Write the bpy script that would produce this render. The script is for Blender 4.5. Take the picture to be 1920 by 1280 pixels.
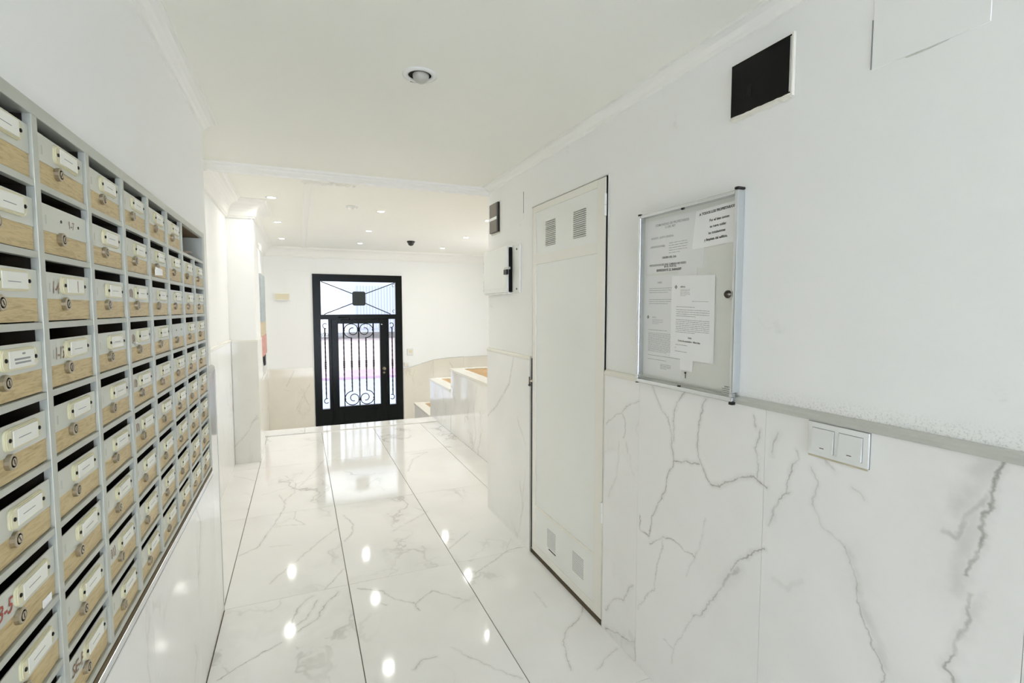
import bpy, bmesh, math, random
from mathutils import Vector, Matrix

# ------------------------------------------------------------------ clear
for o in list(bpy.data.objects):
    bpy.data.objects.remove(o, do_unlink=True)
scene = bpy.context.scene
COL = scene.collection

# ------------------------------------------------------------------ camera
F_PX, W_PX, H_PX = 942.0, 1920.0, 1280.0
YAW, PITCH = math.radians(22.86), math.radians(3.766)      # heading right of the corridor axis, tilt down
cam_data = bpy.data.cameras.new('camera')
cam_data.sensor_fit = 'HORIZONTAL'
cam_data.sensor_width = 36.0
cam_data.lens = 36.0 * F_PX / W_PX
cam_data.clip_start = 0.02
cam = bpy.data.objects.new('camera', cam_data)
COL.objects.link(cam)
cam.location = (0.0, 0.0, 1.5)
cam.rotation_euler = (math.pi / 2 - PITCH, 0.0, -YAW)
scene.camera = cam

# ------------------------------------------------------------------ world, sun, daylight, exposure
world = bpy.data.worlds.new('world')
scene.world = world
world.use_nodes = True
bg = world.node_tree.nodes['Background']
bg.inputs['Color'].default_value = (0.86, 0.93, 1.0, 1.0)
bg.inputs['Strength'].default_value = 2.0

sun_data = bpy.data.lights.new('sun', 'SUN')
sun_data.energy = 2.0
sun_data.angle = math.radians(2.0)
sun_data.color = (1.0, 0.97, 0.92)
sun = bpy.data.objects.new('sun', sun_data)
COL.objects.link(sun)
sun.location = (0, 0, 20)
sun.rotation_euler = Vector((-0.25, 0.42, -0.88)).to_track_quat('-Z', 'Y').to_euler()

# daylight that enters through the glazed street front behind the camera
day_data = bpy.data.lights.new('daylight_through_back_window', 'AREA')
day_data.shape = 'RECTANGLE'
day_data.size, day_data.size_y = 1.45, 2.0
day_data.energy = 97.0
day_data.color = (0.735, 0.813, 1.0)
day = bpy.data.objects.new('daylight_through_back_window', day_data)
COL.objects.link(day)
day.location = (0.44, -5.56, 1.2)
day.rotation_euler = (math.radians(-90), 0, 0)
day.rotation_euler = Vector((0, 1, 0)).to_track_quat('-Z', 'Z').to_euler()

# fill light from an unseen window added in the lobby's right wall
fill_win_data = bpy.data.lights.new('added_lobby_window_fill', 'AREA')
fill_win_data.shape = 'RECTANGLE'
fill_win_data.size, fill_win_data.size_y = 2.6, 1.5
fill_win_data.energy = 50.0
fill_win_data.color = (1.0, 0.95, 0.94)
fill_win = bpy.data.objects.new('added_lobby_window_fill', fill_win_data)
COL.objects.link(fill_win)
fill_win.location = (4.06, 6.6, 1.45)
fill_win.rotation_euler = Vector((-1, 0, 0)).to_track_quat('-Z', 'Z').to_euler()

DOWNLIGHT_W = 2.45
DOWNLIGHT_COL = (1.0, 0.99, 0.92)

scene.cycles.max_bounces = 12
scene.cycles.use_light_tree = False
scene.cycles.adaptive_threshold = 0.14
scene.cycles.adaptive_min_samples = 16
scene.cycles.diffuse_bounces = 10
scene.cycles.glossy_bounces = 5
vs = scene.view_settings
scene.display_settings.display_device = 'sRGB'
vs.view_transform = 'Standard'
vs.look = 'None'
vs.exposure = 0.08
vs.gamma = 1.0
vs.use_curve_mapping = False

# ------------------------------------------------------------------ materials
def srgb(r, g, b):
    def f(c):
        c /= 255.0
        return c / 12.92 if c <= 0.04045 else ((c + 0.055) / 1.055) ** 2.4
    return (f(r), f(g), f(b), 1.0)

class NT:
    """small node-tree builder"""
    def __init__(self, name):
        self.m = bpy.data.materials.new(name)
        self.m.use_nodes = True
        self.t = self.m.node_tree
        self.bsdf = self.t.nodes['Principled BSDF']
    def n(self, typ, **kw):
        nd = self.t.nodes.new(typ)
        for k, v in kw.items():
            setattr(nd, k, v)
        return nd
    def link(self, a, b):
        self.t.links.new(a, b)
    def put(self, sock, v):
        if hasattr(v, 'links') or isinstance(v, bpy.types.NodeSocket):
            self.link(v, sock)
        else:
            sock.default_value = v
    def math(self, op, a, b=None, clamp=False):
        nd = self.n('ShaderNodeMath', operation=op, use_clamp=clamp)
        self.put(nd.inputs[0], a)
        if b is not None:
            self.put(nd.inputs[1], b)
        return nd.outputs[0]
    def vmath(self, op, a, b=None, scale=None):
        nd = self.n('ShaderNodeVectorMath', operation=op)
        self.put(nd.inputs[0], a)
        if b is not None:
            self.put(nd.inputs[1], b)
        if scale is not None:
            self.put(nd.inputs['Scale'], scale)
        return nd.outputs['Value'] if op in ('DOT_PRODUCT', 'LENGTH') else nd.outputs[0]
    def noise(self, vec, scale, detail=2.0, rough=0.5, dist=0.0):
        nd = self.n('ShaderNodeTexNoise')
        if vec is not None:
            self.link(vec, nd.inputs['Vector'])
        nd.inputs['Scale'].default_value = scale
        nd.inputs['Detail'].default_value = detail
        nd.inputs['Roughness'].default_value = rough
        nd.inputs['Distortion'].default_value = dist
        return nd
    def ramp(self, val, a, b, lo, hi, smooth=True):
        nd = self.n('ShaderNodeMapRange')
        nd.interpolation_type = 'SMOOTHSTEP' if smooth else 'LINEAR'
        nd.clamp = not smooth
        self.put(nd.inputs['Value'], val)
        for k, v in (('From Min', a), ('From Max', b), ('To Min', lo), ('To Max', hi)):
            nd.inputs[k].default_value = v
        return nd.outputs['Result']
    def mix(self, fac, a, b):
        nd = self.n('ShaderNodeMix', data_type='RGBA')
        self.put(nd.inputs[0], fac)
        self.put(nd.inputs[6], a)
        self.put(nd.inputs[7], b)
        return nd.outputs[2]
    def pos(self):
        return self.n('ShaderNodeNewGeometry').outputs['Position']
    def obj(self):
        return self.n('ShaderNodeTexCoord').outputs['Object']
    def bump(self, height, strength=0.1, distance=0.01):
        nd = self.n('ShaderNodeBump')
        nd.inputs['Strength'].default_value = strength
        nd.inputs['Distance'].default_value = distance
        self.link(height, nd.inputs['Height'])
        self.link(nd.outputs[0], self.bsdf.inputs['Normal'])

def simple(name, col, rough=0.5, metal=0.0, spec=0.5, var=0.0, vscale=20.0, bump=0.0, emit=None):
    k = NT(name)
    b = k.bsdf
    b.inputs['Roughness'].default_value = rough
    b.inputs['Metallic'].default_value = metal
    b.inputs['Specular IOR Level'].default_value = spec
    if var > 0 or bump > 0:
        nz = k.noise(k.obj(), vscale, 4.0)
        d = tuple(c * (1 - var) for c in col[:3]) + (1,)
        k.link(k.mix(nz.outputs['Fac'], d, col), b.inputs['Base Color'])
        if bump > 0:
            k.bump(nz.outputs['Fac'], bump, 0.004)
    else:
        b.inputs['Base Color'].default_value = col
    if emit:
        b.inputs['Emission Color'].default_value = emit[0]
        b.inputs['Emission Strength'].default_value = emit[1]
    return k.m

def plaster(name, col, scale=60.0, bump=0.06, stains=False):
    k = NT(name)
    p = k.pos()
    fine = k.noise(p, scale, 3.0)
    big = k.noise(p, 1.3, 2.0)
    c2 = tuple(c * 0.965 for c in col[:3]) + (1,)
    base = k.mix(big.outputs['Fac'], c2, col)
    if stains:
        sp = k.n('ShaderNodeSeparateXYZ')
        k.link(p, sp.inputs[0])
        # crumbling, dusty plaster in a band just above the wainscot rail
        band = k.ramp(sp.outputs['Z'], 1.222, 1.275, 1.0, 0.0)
        run = k.math('MULTIPLY', k.ramp(sp.outputs['Y'], 0.2, 0.5, 0.45, 1.0), k.ramp(sp.outputs['Y'], 0.9, 1.2, 1.0, 0.25))
        gr = k.ramp(k.noise(p, 230.0, 3.0, 0.65).outputs['Fac'], 0.50, 0.68, 0.0, 1.0)
        f = k.math('MULTIPLY', k.math('MULTIPLY', band, run), gr)
        base = k.mix(k.math('MULTIPLY', f, 0.42), base, srgb(150, 146, 136))
        # scuff marks
        sc = k.ramp(k.noise(p, 5.5, 5.0, 0.62, 0.6).outputs['Fac'], 0.66, 0.74, 0.0, 0.10)
        base = k.mix(sc, base, srgb(135, 138, 142))
    k.link(base, k.bsdf.inputs['Base Color'])
    k.bsdf.inputs['Roughness'].default_value = 0.62
    k.bsdf.inputs['Specular IOR Level'].default_value = 0.25
    if bump > 0:
        k.bump(fine.outputs['Fac'], bump, 0.003)
    return k.m

WHITE_MARBLE = srgb(243, 242, 239)
VEIN = srgb(128, 122, 112)

def marble(name, axes, veins=(), seed=0.0, bgstr=0.3, base=WHITE_MARBLE, rough=0.06, bgscale=1.5):
    """polished porcelain marble: soft background veining plus individual veins (polylines, metres)"""
    k = NT(name)
    p = k.pos()
    sp = k.n('ShaderNodeSeparateXYZ')
    k.link(p, sp.inputs[0])
    cb = k.n('ShaderNodeCombineXYZ')
    k.link(sp.outputs[axes[0]], cb.inputs[0])
    k.link(sp.outputs[axes[1]], cb.inputs[1])
    P0 = cb.outputs[0]
    off = k.vmath('ADD', P0, (seed * 7.31, seed * 3.77, seed * 1.9))
    # background veins
    w = k.noise(off, 2.2, 4.0, 0.55)
    warp = k.vmath('ADD', off, k.vmath('SCALE', w.outputs['Color'], scale=0.55))
    rot = k.n('ShaderNodeMapping')
    rot.inputs['Rotation'].default_value = (0, 0, 0.6)
    rot.inputs['Scale'].default_value = (1.0, 0.55, 1.0)
    k.link(warp, rot.inputs['Vector'])
    n1 = k.noise(rot.outputs[0], bgscale, 5.0, 0.52)
    ridge = k.math('ABSOLUTE', k.math('SUBTRACT', n1.outputs['Fac'], 0.5))
    line = k.ramp(ridge, 0.0, 0.016, 1.0, 0.0)
    halo = k.ramp(ridge, 0.0, 0.09, 0.28, 0.0)
    msk = k.ramp(k.noise(off, 1.15, 2.0).outputs['Fac'], 0.48, 0.68, 0.0, 1.0)
    fac = k.math('MULTIPLY', k.math('MULTIPLY', k.math('ADD', line, halo), msk), bgstr)
    # individual veins
    if veins:
        nz1 = k.noise(P0, 22.0, 3.0)
        nz2 = k.noise(P0, 90.0, 2.0)
        d1 = k.vmath('SCALE', k.vmath('SUBTRACT', nz1.outputs['Color'], (0.5, 0.5, 0.5)), scale=0.030)
        d2 = k.vmath('SCALE', k.vmath('SUBTRACT', nz2.outputs['Color'], (0.5, 0.5, 0.5)), scale=0.010)
        wp = k.vmath('ADD', k.vmath('ADD', P0, d1), d2)
        P = k.vmath('MULTIPLY', wp, (1, 1, 0))
        brk = k.ramp(k.noise(P0, 16.0, 3.0).outputs['Fac'], 0.32, 0.62, 0.45, 1.0)
        for wd, st, pts in veins:
            dist = None
            for (ax, ay), (bx, by) in zip(pts[:-1], pts[1:]):
                bax, bay = bx - ax, by - ay
                l2 = max(bax * bax + bay * bay, 1e-8)
                pa = k.vmath('SUBTRACT', P, (ax, ay, 0))
                cl = k.n('ShaderNodeClamp')
                k.link(k.vmath('DOT_PRODUCT', pa, (bax / l2, bay / l2, 0)), cl.inputs[0])
                h = cl.outputs[0]
                q = k.n('ShaderNodeVectorMath', operation='SCALE')
                q.inputs[0].default_value = (bax, bay, 0)
                k.link(h, q.inputs['Scale'])
                d = k.vmath('LENGTH', k.vmath('SUBTRACT', pa, q.outputs[0]))
                dist = d if dist is None else k.math('MINIMUM', dist, d)
            wm = wd * 0.001
            core = k.ramp(dist, 0.0, wm * 0.95, st * 0.62, 0.0)
            soft = k.ramp(dist, 0.0, wm * 4.0, st * 0.22, 0.0)
            fac = k.math('MAXIMUM', fac, k.math('MULTIPLY', k.math('ADD', core, soft), brk))
    cloud = k.ramp(k.noise(off, 2.6, 3.0).outputs['Fac'], 0.35, 0.75, 0.0, 0.06)
    fac = k.math('ADD', fac, cloud, clamp=True)
    k.link(k.mix(fac, base, VEIN), k.bsdf.inputs['Base Color'])
    k.bsdf.inputs['Roughness'].default_value = rough
    k.bsdf.inputs['Specular IOR Level'].default_value = 0.5
    return k.m

def thin_glass(name, tint=(0.97, 0.98, 0.98, 1), rough=0.02, refl=1.0):
    k = NT(name)
    t = k.t
    t.nodes.remove(k.bsdf)
    out = t.nodes['Material Output']
    tr = k.n('ShaderNodeBsdfTransparent')
    tr.inputs['Color'].default_value = tint
    gl = k.n('ShaderNodeBsdfGlossy')
    gl.inputs['Roughness'].default_value = rough
    lw = k.n('ShaderNodeLayerWeight')
    lw.inputs['Blend'].default_value = 0.5
    sch = k.math('ADD', k.math('MULTIPLY', k.math('POWER', lw.outputs['Facing'], 5.0), 0.9), 0.035)
    mx = k.n('ShaderNodeMixShader')
    k.link(k.math('MULTIPLY', sch, refl), mx.inputs[0])
    k.link(tr.outputs[0], mx.inputs[1])
    k.link(gl.outputs[0], mx.inputs[2])
    k.link(mx.outputs[0], out.inputs[0])
    return k.m

def wood_mat(name, c1, c2):
    k = NT(name)
    info = k.n('ShaderNodeObjectInfo')
    o = k.vmath('ADD', k.obj(), k.vmath('SCALE', info.outputs['Location'], scale=3.7))
    mp = k.n('ShaderNodeMapping')
    mp.inputs['Scale'].default_value = (1.0, 5.0, 46.0)
    k.link(o, mp.inputs['Vector'])
    n1 = k.noise(mp.outputs[0], 3.2, 6.0, 0.6, 1.6)
    n2 = k.noise(mp.outputs[0], 14.0, 3.0)
    f = k.math('ADD', k.math('MULTIPLY', n1.outputs['Fac'], 0.8), k.math('MULTIPLY', n2.outputs['Fac'], 0.25))
    k.link(k.mix(k.ramp(f, 0.30, 0.62, 0, 1), c1, c2), k.bsdf.inputs['Base Color'])
    k.bsdf.inputs['Roughness'].default_value = 0.4
    return k.m

M = {}
M['wall'] = plaster('wall_plaster', srgb(246, 246, 244), stains=False)
M['wall_worn'] = plaster('wall_plaster_worn', srgb(246, 246, 244), stains=True)
M['ceiling'] = plaster('ceiling_paint', srgb(245, 244, 236), 40.0, 0.03)
M['gypsum'] = plaster('gypsum_moulding', srgb(245, 244, 239), 50.0, 0.0)
M['grout'] = simple('tile_grout', srgb(120, 118, 108), 0.8, var=0.3, vscale=9)
M['grout_light'] = simple('tile_grout_pale', srgb(205, 204, 196), 0.8)
M['alu'] = simple('brushed_aluminium', srgb(194, 197, 188), 0.4, 0.25, var=0.10, vscale=30)
M['alu_shiny'] = simple('polished_aluminium', srgb(215, 219, 222), 0.2, 0.85)
M['plate'] = simple('mailbox_plate', srgb(208, 210, 201), 0.32, 0.2, var=0.08, vscale=18)
M['rail_alu'] = simple('rail_aluminium', srgb(206, 207, 200), 0.42, 0.25, var=0.12, vscale=14)
M['oak'] = wood_mat('oak_veneer', srgb(172, 146, 96), srgb(206, 184, 134))
M['compartment_shade'] = simple('compartment_shade_board', srgb(52, 42, 28), 0.75, var=0.4, vscale=18)  # dark colour paints in the shade inside the compartments
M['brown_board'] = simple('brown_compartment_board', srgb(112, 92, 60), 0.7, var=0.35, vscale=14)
M['cream'] = simple('cream_plastic', srgb(226, 220, 186), 0.25, var=0.08, vscale=30)
M['card'] = simple('paper_card', srgb(238, 237, 228), 0.55)
M['screw'] = simple('dark_screw', srgb(32, 30, 28), 0.4, 0.6)
M['chrome'] = simple('lock_chrome', srgb(180, 170, 150), 0.28, 0.85)
M['chrome_dark'] = simple('lock_core', srgb(84, 78, 70), 0.35, 0.8)
M['ink_red'] = simple('red_marker', srgb(168, 74, 60), 0.6)
M['ink_brown'] = simple('brown_marker', srgb(150, 116, 92), 0.6)
M['ink_black'] = simple('print_black', srgb(44, 44, 46), 0.6)
M['ink_grey'] = simple('print_grey', srgb(150, 152, 154), 0.6)
M['paper'] = simple('white_paper', srgb(254, 254, 254), 0.6)
M['paper_old'] = simple('paper_behind_film', srgb(240, 241, 240), 0.5)
M['board_back'] = simple('board_backing', srgb(234, 235, 229), 0.5)
M['board_glass'] = thin_glass('board_glazing', (0.995, 0.995, 0.995, 1), 0.05, 0.8)
M['black_plastic'] = simple('black_plastic', srgb(18, 18, 18), 0.35)
M['white_plastic'] = simple('white_plastic', srgb(232, 233, 230), 0.25)
M['white_metal'] = simple('white_enamelled_metal', srgb(240, 241, 237), 0.16, var=0.03, vscale=3)
M['cream_metal'] = simple('cream_enamelled_metal', srgb(241, 239, 230), 0.2, var=0.04, vscale=3)
M['gap'] = simple('dark_gap', srgb(14, 14, 12), 0.9)
M['grime'] = simple('floor_grime', srgb(96, 84, 62), 0.9, var=0.4, vscale=25)
M['black_glass'] = simple('black_glass', srgb(12, 12, 10), 0.15, 0.0, 0.2)
M['smoky'] = simple('smoky_glass', srgb(120, 112, 102), 0.06)
M['iron_paint'] = simple('black_green_gloss_paint', srgb(7, 13, 12), 0.3, 0.0, 0.22)
M['iron'] = simple('wrought_iron', srgb(20, 20, 19), 0.4, 0.3)
M['door_glass'] = thin_glass('door_glass', (0.98, 0.99, 1.0, 1), 0.01, 0.8)
M['brass'] = simple('worn_brass', srgb(150, 138, 118), 0.3, 0.8)
M['stone_cap'] = simple('cream_stone_cap', srgb(236, 233, 222), 0.15, var=0.04, vscale=6)
M['terracotta'] = simple('terracotta_gravel', srgb(216, 178, 130), 0.8, var=0.45, vscale=34, bump=0.5)
M['lens_on'] = simple('downlight_lens', (1, 1, 1, 1), 0.4, emit=((1.0, 0.97, 0.92, 1), 15.0))
M['lens_on'].cycles.emission_sampling = 'NONE'
M['bulb_off'] = simple('unlit_bulb', srgb(186, 184, 176), 0.35)
M['dome'] = simple('dome_black', srgb(16, 16, 16), 0.08)
M['emerg'] = simple('emergency_diffuser', srgb(226, 216, 188), 0.4)
M['art1'] = simple('paint_teal', srgb(206, 217, 219), 0.6, var=0.4, vscale=14)
M['art2'] = simple('paint_ochre', srgb(240, 224, 190), 0.6, var=0.3, vscale=14)
M['art3'] = simple('paint_coral', srgb(240, 182, 168), 0.6, var=0.3, vscale=14)
M['road'] = simple('street_paving', srgb(180, 186, 208), 0.8, var=0.05, vscale=2)
M['kerb_pink'] = simple('pink_paving', srgb(206, 174, 200), 0.8, var=0.08, vscale=3)
M['facade'] = simple('beige_facade', srgb(216, 208, 200), 0.8, var=0.05, vscale=2)
M['facade_white'] = simple('white_facade', srgb(250, 250, 250), 0.8)
M['facade_blue'] = simple('pale_blue_facade', srgb(198, 204, 216), 0.8)
M['band_grey'] = simple('grey_stone_band', srgb(122, 120, 118), 0.8)
M['shutter'] = simple('grey_shutter', srgb(172, 178, 190), 0.6)

# ------------------------------------------------------------------ mesh helpers
class MB:
    """collects shapes with material indices, builds ONE mesh object"""
    def __init__(self):
        self.v, self.f, self.mi, self.sm = [], [], [], []
    def add(self, verts, faces, mi=0, smooth=False):
        o = len(self.v)
        self.v += [tuple(p) for p in verts]
        for fc in faces:
            self.f.append(tuple(i + o for i in fc))
            self.mi.append(mi)
            self.sm.append(smooth)
        return self
    def box(self, x0, x1, y0, y1, z0, z1, mi=0, bev=0.0):
        if bev > 0:
            bm = bmesh.new()
            bmesh.ops.create_cube(bm, size=1.0)
            for vv in bm.verts:
                vv.co = Vector(((x0 + x1) / 2 + vv.co.x * (x1 - x0), (y0 + y1) / 2 + vv.co.y * (y1 - y0), (z0 + z1) / 2 + vv.co.z * (z1 - z0)))
            bmesh.ops.bevel(bm, geom=bm.edges[:], offset=bev, segments=2, profile=0.6, affect='EDGES')
            bm.verts.index_update()
            self.add([vv.co[:] for vv in bm.verts], [[vv.index for vv in fc.verts] for fc in bm.faces], mi)
            bm.free()
            return self
        v = [(x0, y0, z0), (x1, y0, z0), (x1, y1, z0), (x0, y1, z0), (x0, y0, z1), (x1, y0, z1), (x1, y1, z1), (x0, y1, z1)]
        f = [(0, 3, 2, 1), (4, 5, 6, 7), (0, 1, 5, 4), (1, 2, 6, 5), (2, 3, 7, 6), (3, 0, 4, 7)]
        return self.add(v, f, mi)
    def prism(self, poly, axis, a0, a1, mi=0):
        """extrude a 2-D polygon (counter-clockwise) along axis 'x','y' or 'z'"""
        def P(u, w, a):
            return {'x': (a, u, w), 'y': (u, a, w), 'z': (u, w, a)}[axis]
        n = len(poly)
        v = [P(u, w, a0) for u, w in poly] + [P(u, w, a1) for u, w in poly]
        f = [(i, (i + 1) % n, n + (i + 1) % n, n + i) for i in range(n)]
        f += [tuple(range(n - 1, -1, -1)), tuple(range(n, 2 * n))]
        return self.add(v, f, mi)
    def lathe(self, prof, origin, axis, n=16, mi=0, smooth=True):
        """prof: list of (radius, height along axis)"""
        ax = Vector(axis).normalized()
        t = Vector((0, 0, 1)) if abs(ax.z) < 0.9 else Vector((1, 0, 0))
        u = ax.cross(t).normalized()
        w = ax.cross(u)
        o = Vector(origin)
        v, f = [], []
        for r, h in prof:
            for i in range(n):
                a = 2 * math.pi * i / n
                v.append(o + ax * h + u * (r * math.cos(a)) + w * (r * math.sin(a)))
        for j in range(len(prof) - 1):
            for i in range(n):
                f.append((j * n + i, j * n + (i + 1) % n, (j + 1) * n + (i + 1) % n, (j + 1) * n + i))
        self.add(v, f, mi, smooth)
        if prof[0][0] > 1e-6:
            self.add([v[i] for i in range(n)], [tuple(range(n - 1, -1, -1))], mi)
        if prof[-1][0] > 1e-6:
            self.add([v[(len(prof) - 1) * n + i] for i in range(n)], [tuple(range(n))], mi)
        return self
    def tube(self, pts, r, n=8, mi=0, twist=0.0, cap=True, smooth=True):
        pts = [Vector(p) for p in pts]
        v, f = [], []
        ref = None
        for i, p in enumerate(pts):
            d = (pts[min(i + 1, len(pts) - 1)] - pts[max(i - 1, 0)]).normalized()
            if ref is None:
                t = Vector((0, 1, 0)) if abs(d.y) < 0.9 else Vector((1, 0, 0))
                ref = (t - d * t.dot(d)).normalized()
            else:
                ref = (ref - d * ref.dot(d)).normalized()
            w = d.cross(ref)
            rr = r[i] if isinstance(r, (list, tuple)) else r
            for kk in range(n):
                a = 2 * math.pi * kk / n + twist * i
                v.append(p + ref * (rr * math.cos(a)) + w * (rr * math.sin(a)))
        for j in range(len(pts) - 1):
            for i in range(n):
                f.append((j * n + i, j * n + (i + 1) % n, (j + 1) * n + (i + 1) % n, (j + 1) * n + i))
        if cap:
            f.append(tuple(range(n - 1, -1, -1)))
            f.append(tuple((len(pts) - 1) * n + i for i in range(n)))
        return self.add(v, f, mi, smooth)
    def quad(self, a, b, c, d, mi=0):
        return self.add([a, b, c, d], [(0, 1, 2, 3)], mi)
    def mesh(self, name, mats):
        me = bpy.data.meshes.new(name)
        me.from_pydata(self.v, [], self.f)
        for m in (mats if isinstance(mats, (list, tuple)) else [mats]):
            me.materials.append(m)
        me.polygons.foreach_set('material_index', self.mi)
        me.polygons.foreach_set('use_smooth', self.sm)
        bm = bmesh.new()
        bm.from_mesh(me)
        bmesh.ops.recalc_face_normals(bm, faces=bm.faces)
        bm.to_mesh(me)
        bm.free()
        me.update()
        return me
    def build(self, name, mats, parent=None, loc=None):
        return put(name, self.mesh(name, mats), parent, loc)

def put(name, me, parent=None, loc=None):
    o = bpy.data.objects.new(name, me)
    COL.objects.link(o)
    if parent is not None:
        o.parent = parent
    if loc is not None:
        o.location = loc
    return o

def tag(o, label=None, cat=None, group=None, kind=None):
    if label: o['label'] = label
    if cat: o['category'] = cat
    if group: o['group'] = group
    if kind: o['kind'] = kind
    return o

def thing(name, loc, label=None, cat=None, group=None, kind=None):
    o = bpy.data.objects.new(name, None)
    o.empty_display_size = 0.1
    COL.objects.link(o)
    o.location = loc
    return tag(o, label, cat, group, kind)

def copy_tree(o, parent=None):
    c = o.copy()
    COL.objects.link(c)
    c.parent = parent
    for ch in list(o.children):
        copy_tree(ch, c)
    return c

def text_mesh(s, size, bold=0.0, align='LEFT', shear=0.0):
    cu = bpy.data.curves.new('text', 'FONT')
    cu.body = s
    cu.size = size
    cu.align_x = align
    cu.resolution_u = 2
    cu.offset = bold
    cu.shear = shear
    ob = bpy.data.objects.new('text', cu)
    me = bpy.data.meshes.new_from_object(ob)
    bpy.data.objects.remove(ob)
    v = [vv.co.copy() for vv in me.vertices]
    f = [tuple(p.vertices) for p in me.polygons]
    bpy.data.meshes.remove(me)
    return v, f

def add_text(mb, s, size, at, facing, bold=0.0, align='LEFT', mi=0, rot=0.0, shear=0.0):
    """facing '-x' (right wall) or '+x' (left wall); at = world point of the baseline start"""
    v, f = text_mesh(s, size, bold, align, shear)
    at = Vector(at)
    c, sn = math.cos(rot), math.sin(rot)
    out = []
    for p in v:
        a, b = p.x * c - p.y * sn, p.x * sn + p.y * c
        if facing == '-x':
            out.append(at + Vector((0, -a, b)))
        elif facing == '+x':
            out.append(at + Vector((0, a, b)))
    mb.add(out, f, mi)
WALL_VEINS=[
(3,0.5,[(1.92,0.976),(1.865,1.016),(1.812,1.045),(1.762,1.085),(1.683,1.119)]),
(3,0.6,[(1.8,1.048),(1.777,1.016),(1.773,0.987),(1.784,0.943)]),
(6,0.35,[(1.762,0.918),(1.757,0.884)]),
(5,0.22,[(1.818,0.914),(1.821,0.851),(1.832,0.764),(1.893,0.642)]),
(5,0.2,[(1.737,0.874),(1.731,0.826),(1.706,0.798)]),
(4,0.4,[(1.596,1.189),(1.567,1.143),(1.531,1.104),(1.504,1.082)]),
(4.5,0.75,[(1.414,1.199),(1.449,1.159),(1.473,1.115),(1.471,1.054),(1.472,1)]),
(4,0.6,[(1.504,1.087),(1.483,1.025),(1.481,0.98),(1.467,0.935)]),
(4,0.8,[(1.467,0.935),(1.473,0.907),(1.498,0.868),(1.509,0.819),(1.528,0.771),(1.575,0.693)]),
(3,0.8,[(1.544,0.747),(1.585,0.674),(1.592,0.613),(1.605,0.582),(1.663,0.587),(1.662,0.65)]),
(4,0.8,[(1.467,0.931),(1.4,0.952),(1.376,0.946),(1.342,0.958)]),
(4,0.65,[(1.317,1.19),(1.332,1.142),(1.343,1.074),(1.35,1.027),(1.343,0.974),(1.314,0.941),(1.283,0.904)]),
(4.5,0.75,[(1.283,0.904),(1.24,0.914),(1.201,0.933),(1.169,0.959),(1.111,0.979),(1.09,0.976),(1.06,0.963)]),
(4,0.4,[(1.118,1.172),(1.106,1.135)]),
(4,0.5,[(1.091,1.127),(1.093,1.109),(1.11,1.069),(1.096,1.04),(1.096,0.982)]),
(6,0.6,[(1.031,1.134),(1.04,1.108),(1.048,1.074)]),
(4,0.65,[(0.97,1.105),(0.965,1.087),(0.982,1.042),(0.993,0.994),(0.994,0.973),(1.023,0.935),(1.037,0.902)]),
(4,0.6,[(0.983,0.98),(1.001,0.964)]),
(3,0.45,[(1.519,0.612),(1.522,0.563),(1.549,0.493),(1.568,0.379),(1.629,0.304),(1.665,0.241)]),
(2.5,0.7,[(1.599,0.557),(1.519,0.612),(1.467,0.629),(1.399,0.617),(1.348,0.616)]),
(3,0.25,[(1.303,0.774),(1.311,0.72),(1.329,0.656),(1.388,0.528)]),
(4,0.75,[(1.058,0.772),(1.103,0.742),(1.156,0.692),(1.189,0.643)]),
(10,0.6,[(1.155,0.669),(1.188,0.629),(1.217,0.58)]),
(5,0.6,[(1.217,0.58),(1.252,0.527),(1.289,0.461),(1.314,0.421),(1.348,0.395)]),
(3,0.3,[(1.348,0.393),(1.382,0.327),(1.447,0.215),(1.457,0.146)]),
(3,0.35,[(1.503,0.215),(1.45,0.207)]),
(5,0.45,[(1.906,0.103),(1.839,0.188),(1.765,0.229),(1.706,0.33)]),
(6,0.7,[(1.904,0.015),(1.803,0.05),(1.75,0.054),(1.685,0.089)]),
(3,0.5,[(1.685,0.104),(1.68,0.007)]),
(5,0.6,[(1.023,0.931),(1.051,0.847)]),
(14,0.15,[(1.026,0.702),(0.983,0.69),(0.94,0.738)]),
(4,0.35,[(0.919,1.07),(0.906,1.029),(0.912,0.961),(0.89,0.919),(0.856,0.903),(0.821,0.889)]),
(4,0.6,[(0.821,0.889),(0.807,0.843),(0.79,0.8),(0.783,0.756),(0.766,0.714),(0.746,0.68),(0.726,0.648),(0.718,0.618),(0.721,0.59)]),
(22,0.25,[(0.813,0.872),(0.773,0.757),(0.737,0.696),(0.714,0.64)]),
(5,0.4,[(0.898,1.103),(0.856,1.075)]),
(5,0.3,[(0.81,1.045),(0.78,1.025)]),
(45,0.32,[(0.542,1.201),(0.572,1.134),(0.588,1.081)]),
(7,0.85,[(0.521,1.207),(0.53,1.18),(0.535,1.146),(0.535,1.121),(0.543,1.081),(0.548,1.046),(0.549,1.012),(0.564,0.971),(0.571,0.941)]),
(12,0.45,[(0.545,1.118),(0.569,1.067),(0.59,1.011),(0.616,1.017)]),
(35,0.28,[(0.556,1.072),(0.579,0.99),(0.581,0.901)]),
(8,0.55,[(0.561,0.907),(0.566,0.87),(0.555,0.854),(0.567,0.817),(0.579,0.778),(0.583,0.757)]),
(6,0.7,[(0.583,0.757),(0.598,0.729),(0.6,0.719),(0.581,0.709),(0.584,0.689)]),
(22,0.25,[(0.541,0.91),(0.559,0.865)]),
(7,0.45,[(2.999,1.179),(3.078,0.999),(3.295,0.819),(3.514,0.692)]),
(4,0.3,[(2.941,0.791),(2.812,0.655)]),
(6,0.35,[(2.902,0.388),(2.847,0.254),(2.902,0.079),(2.939,0.001)]),
(5,0.25,[(2.812,0.477),(2.865,0.248)])]
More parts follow.
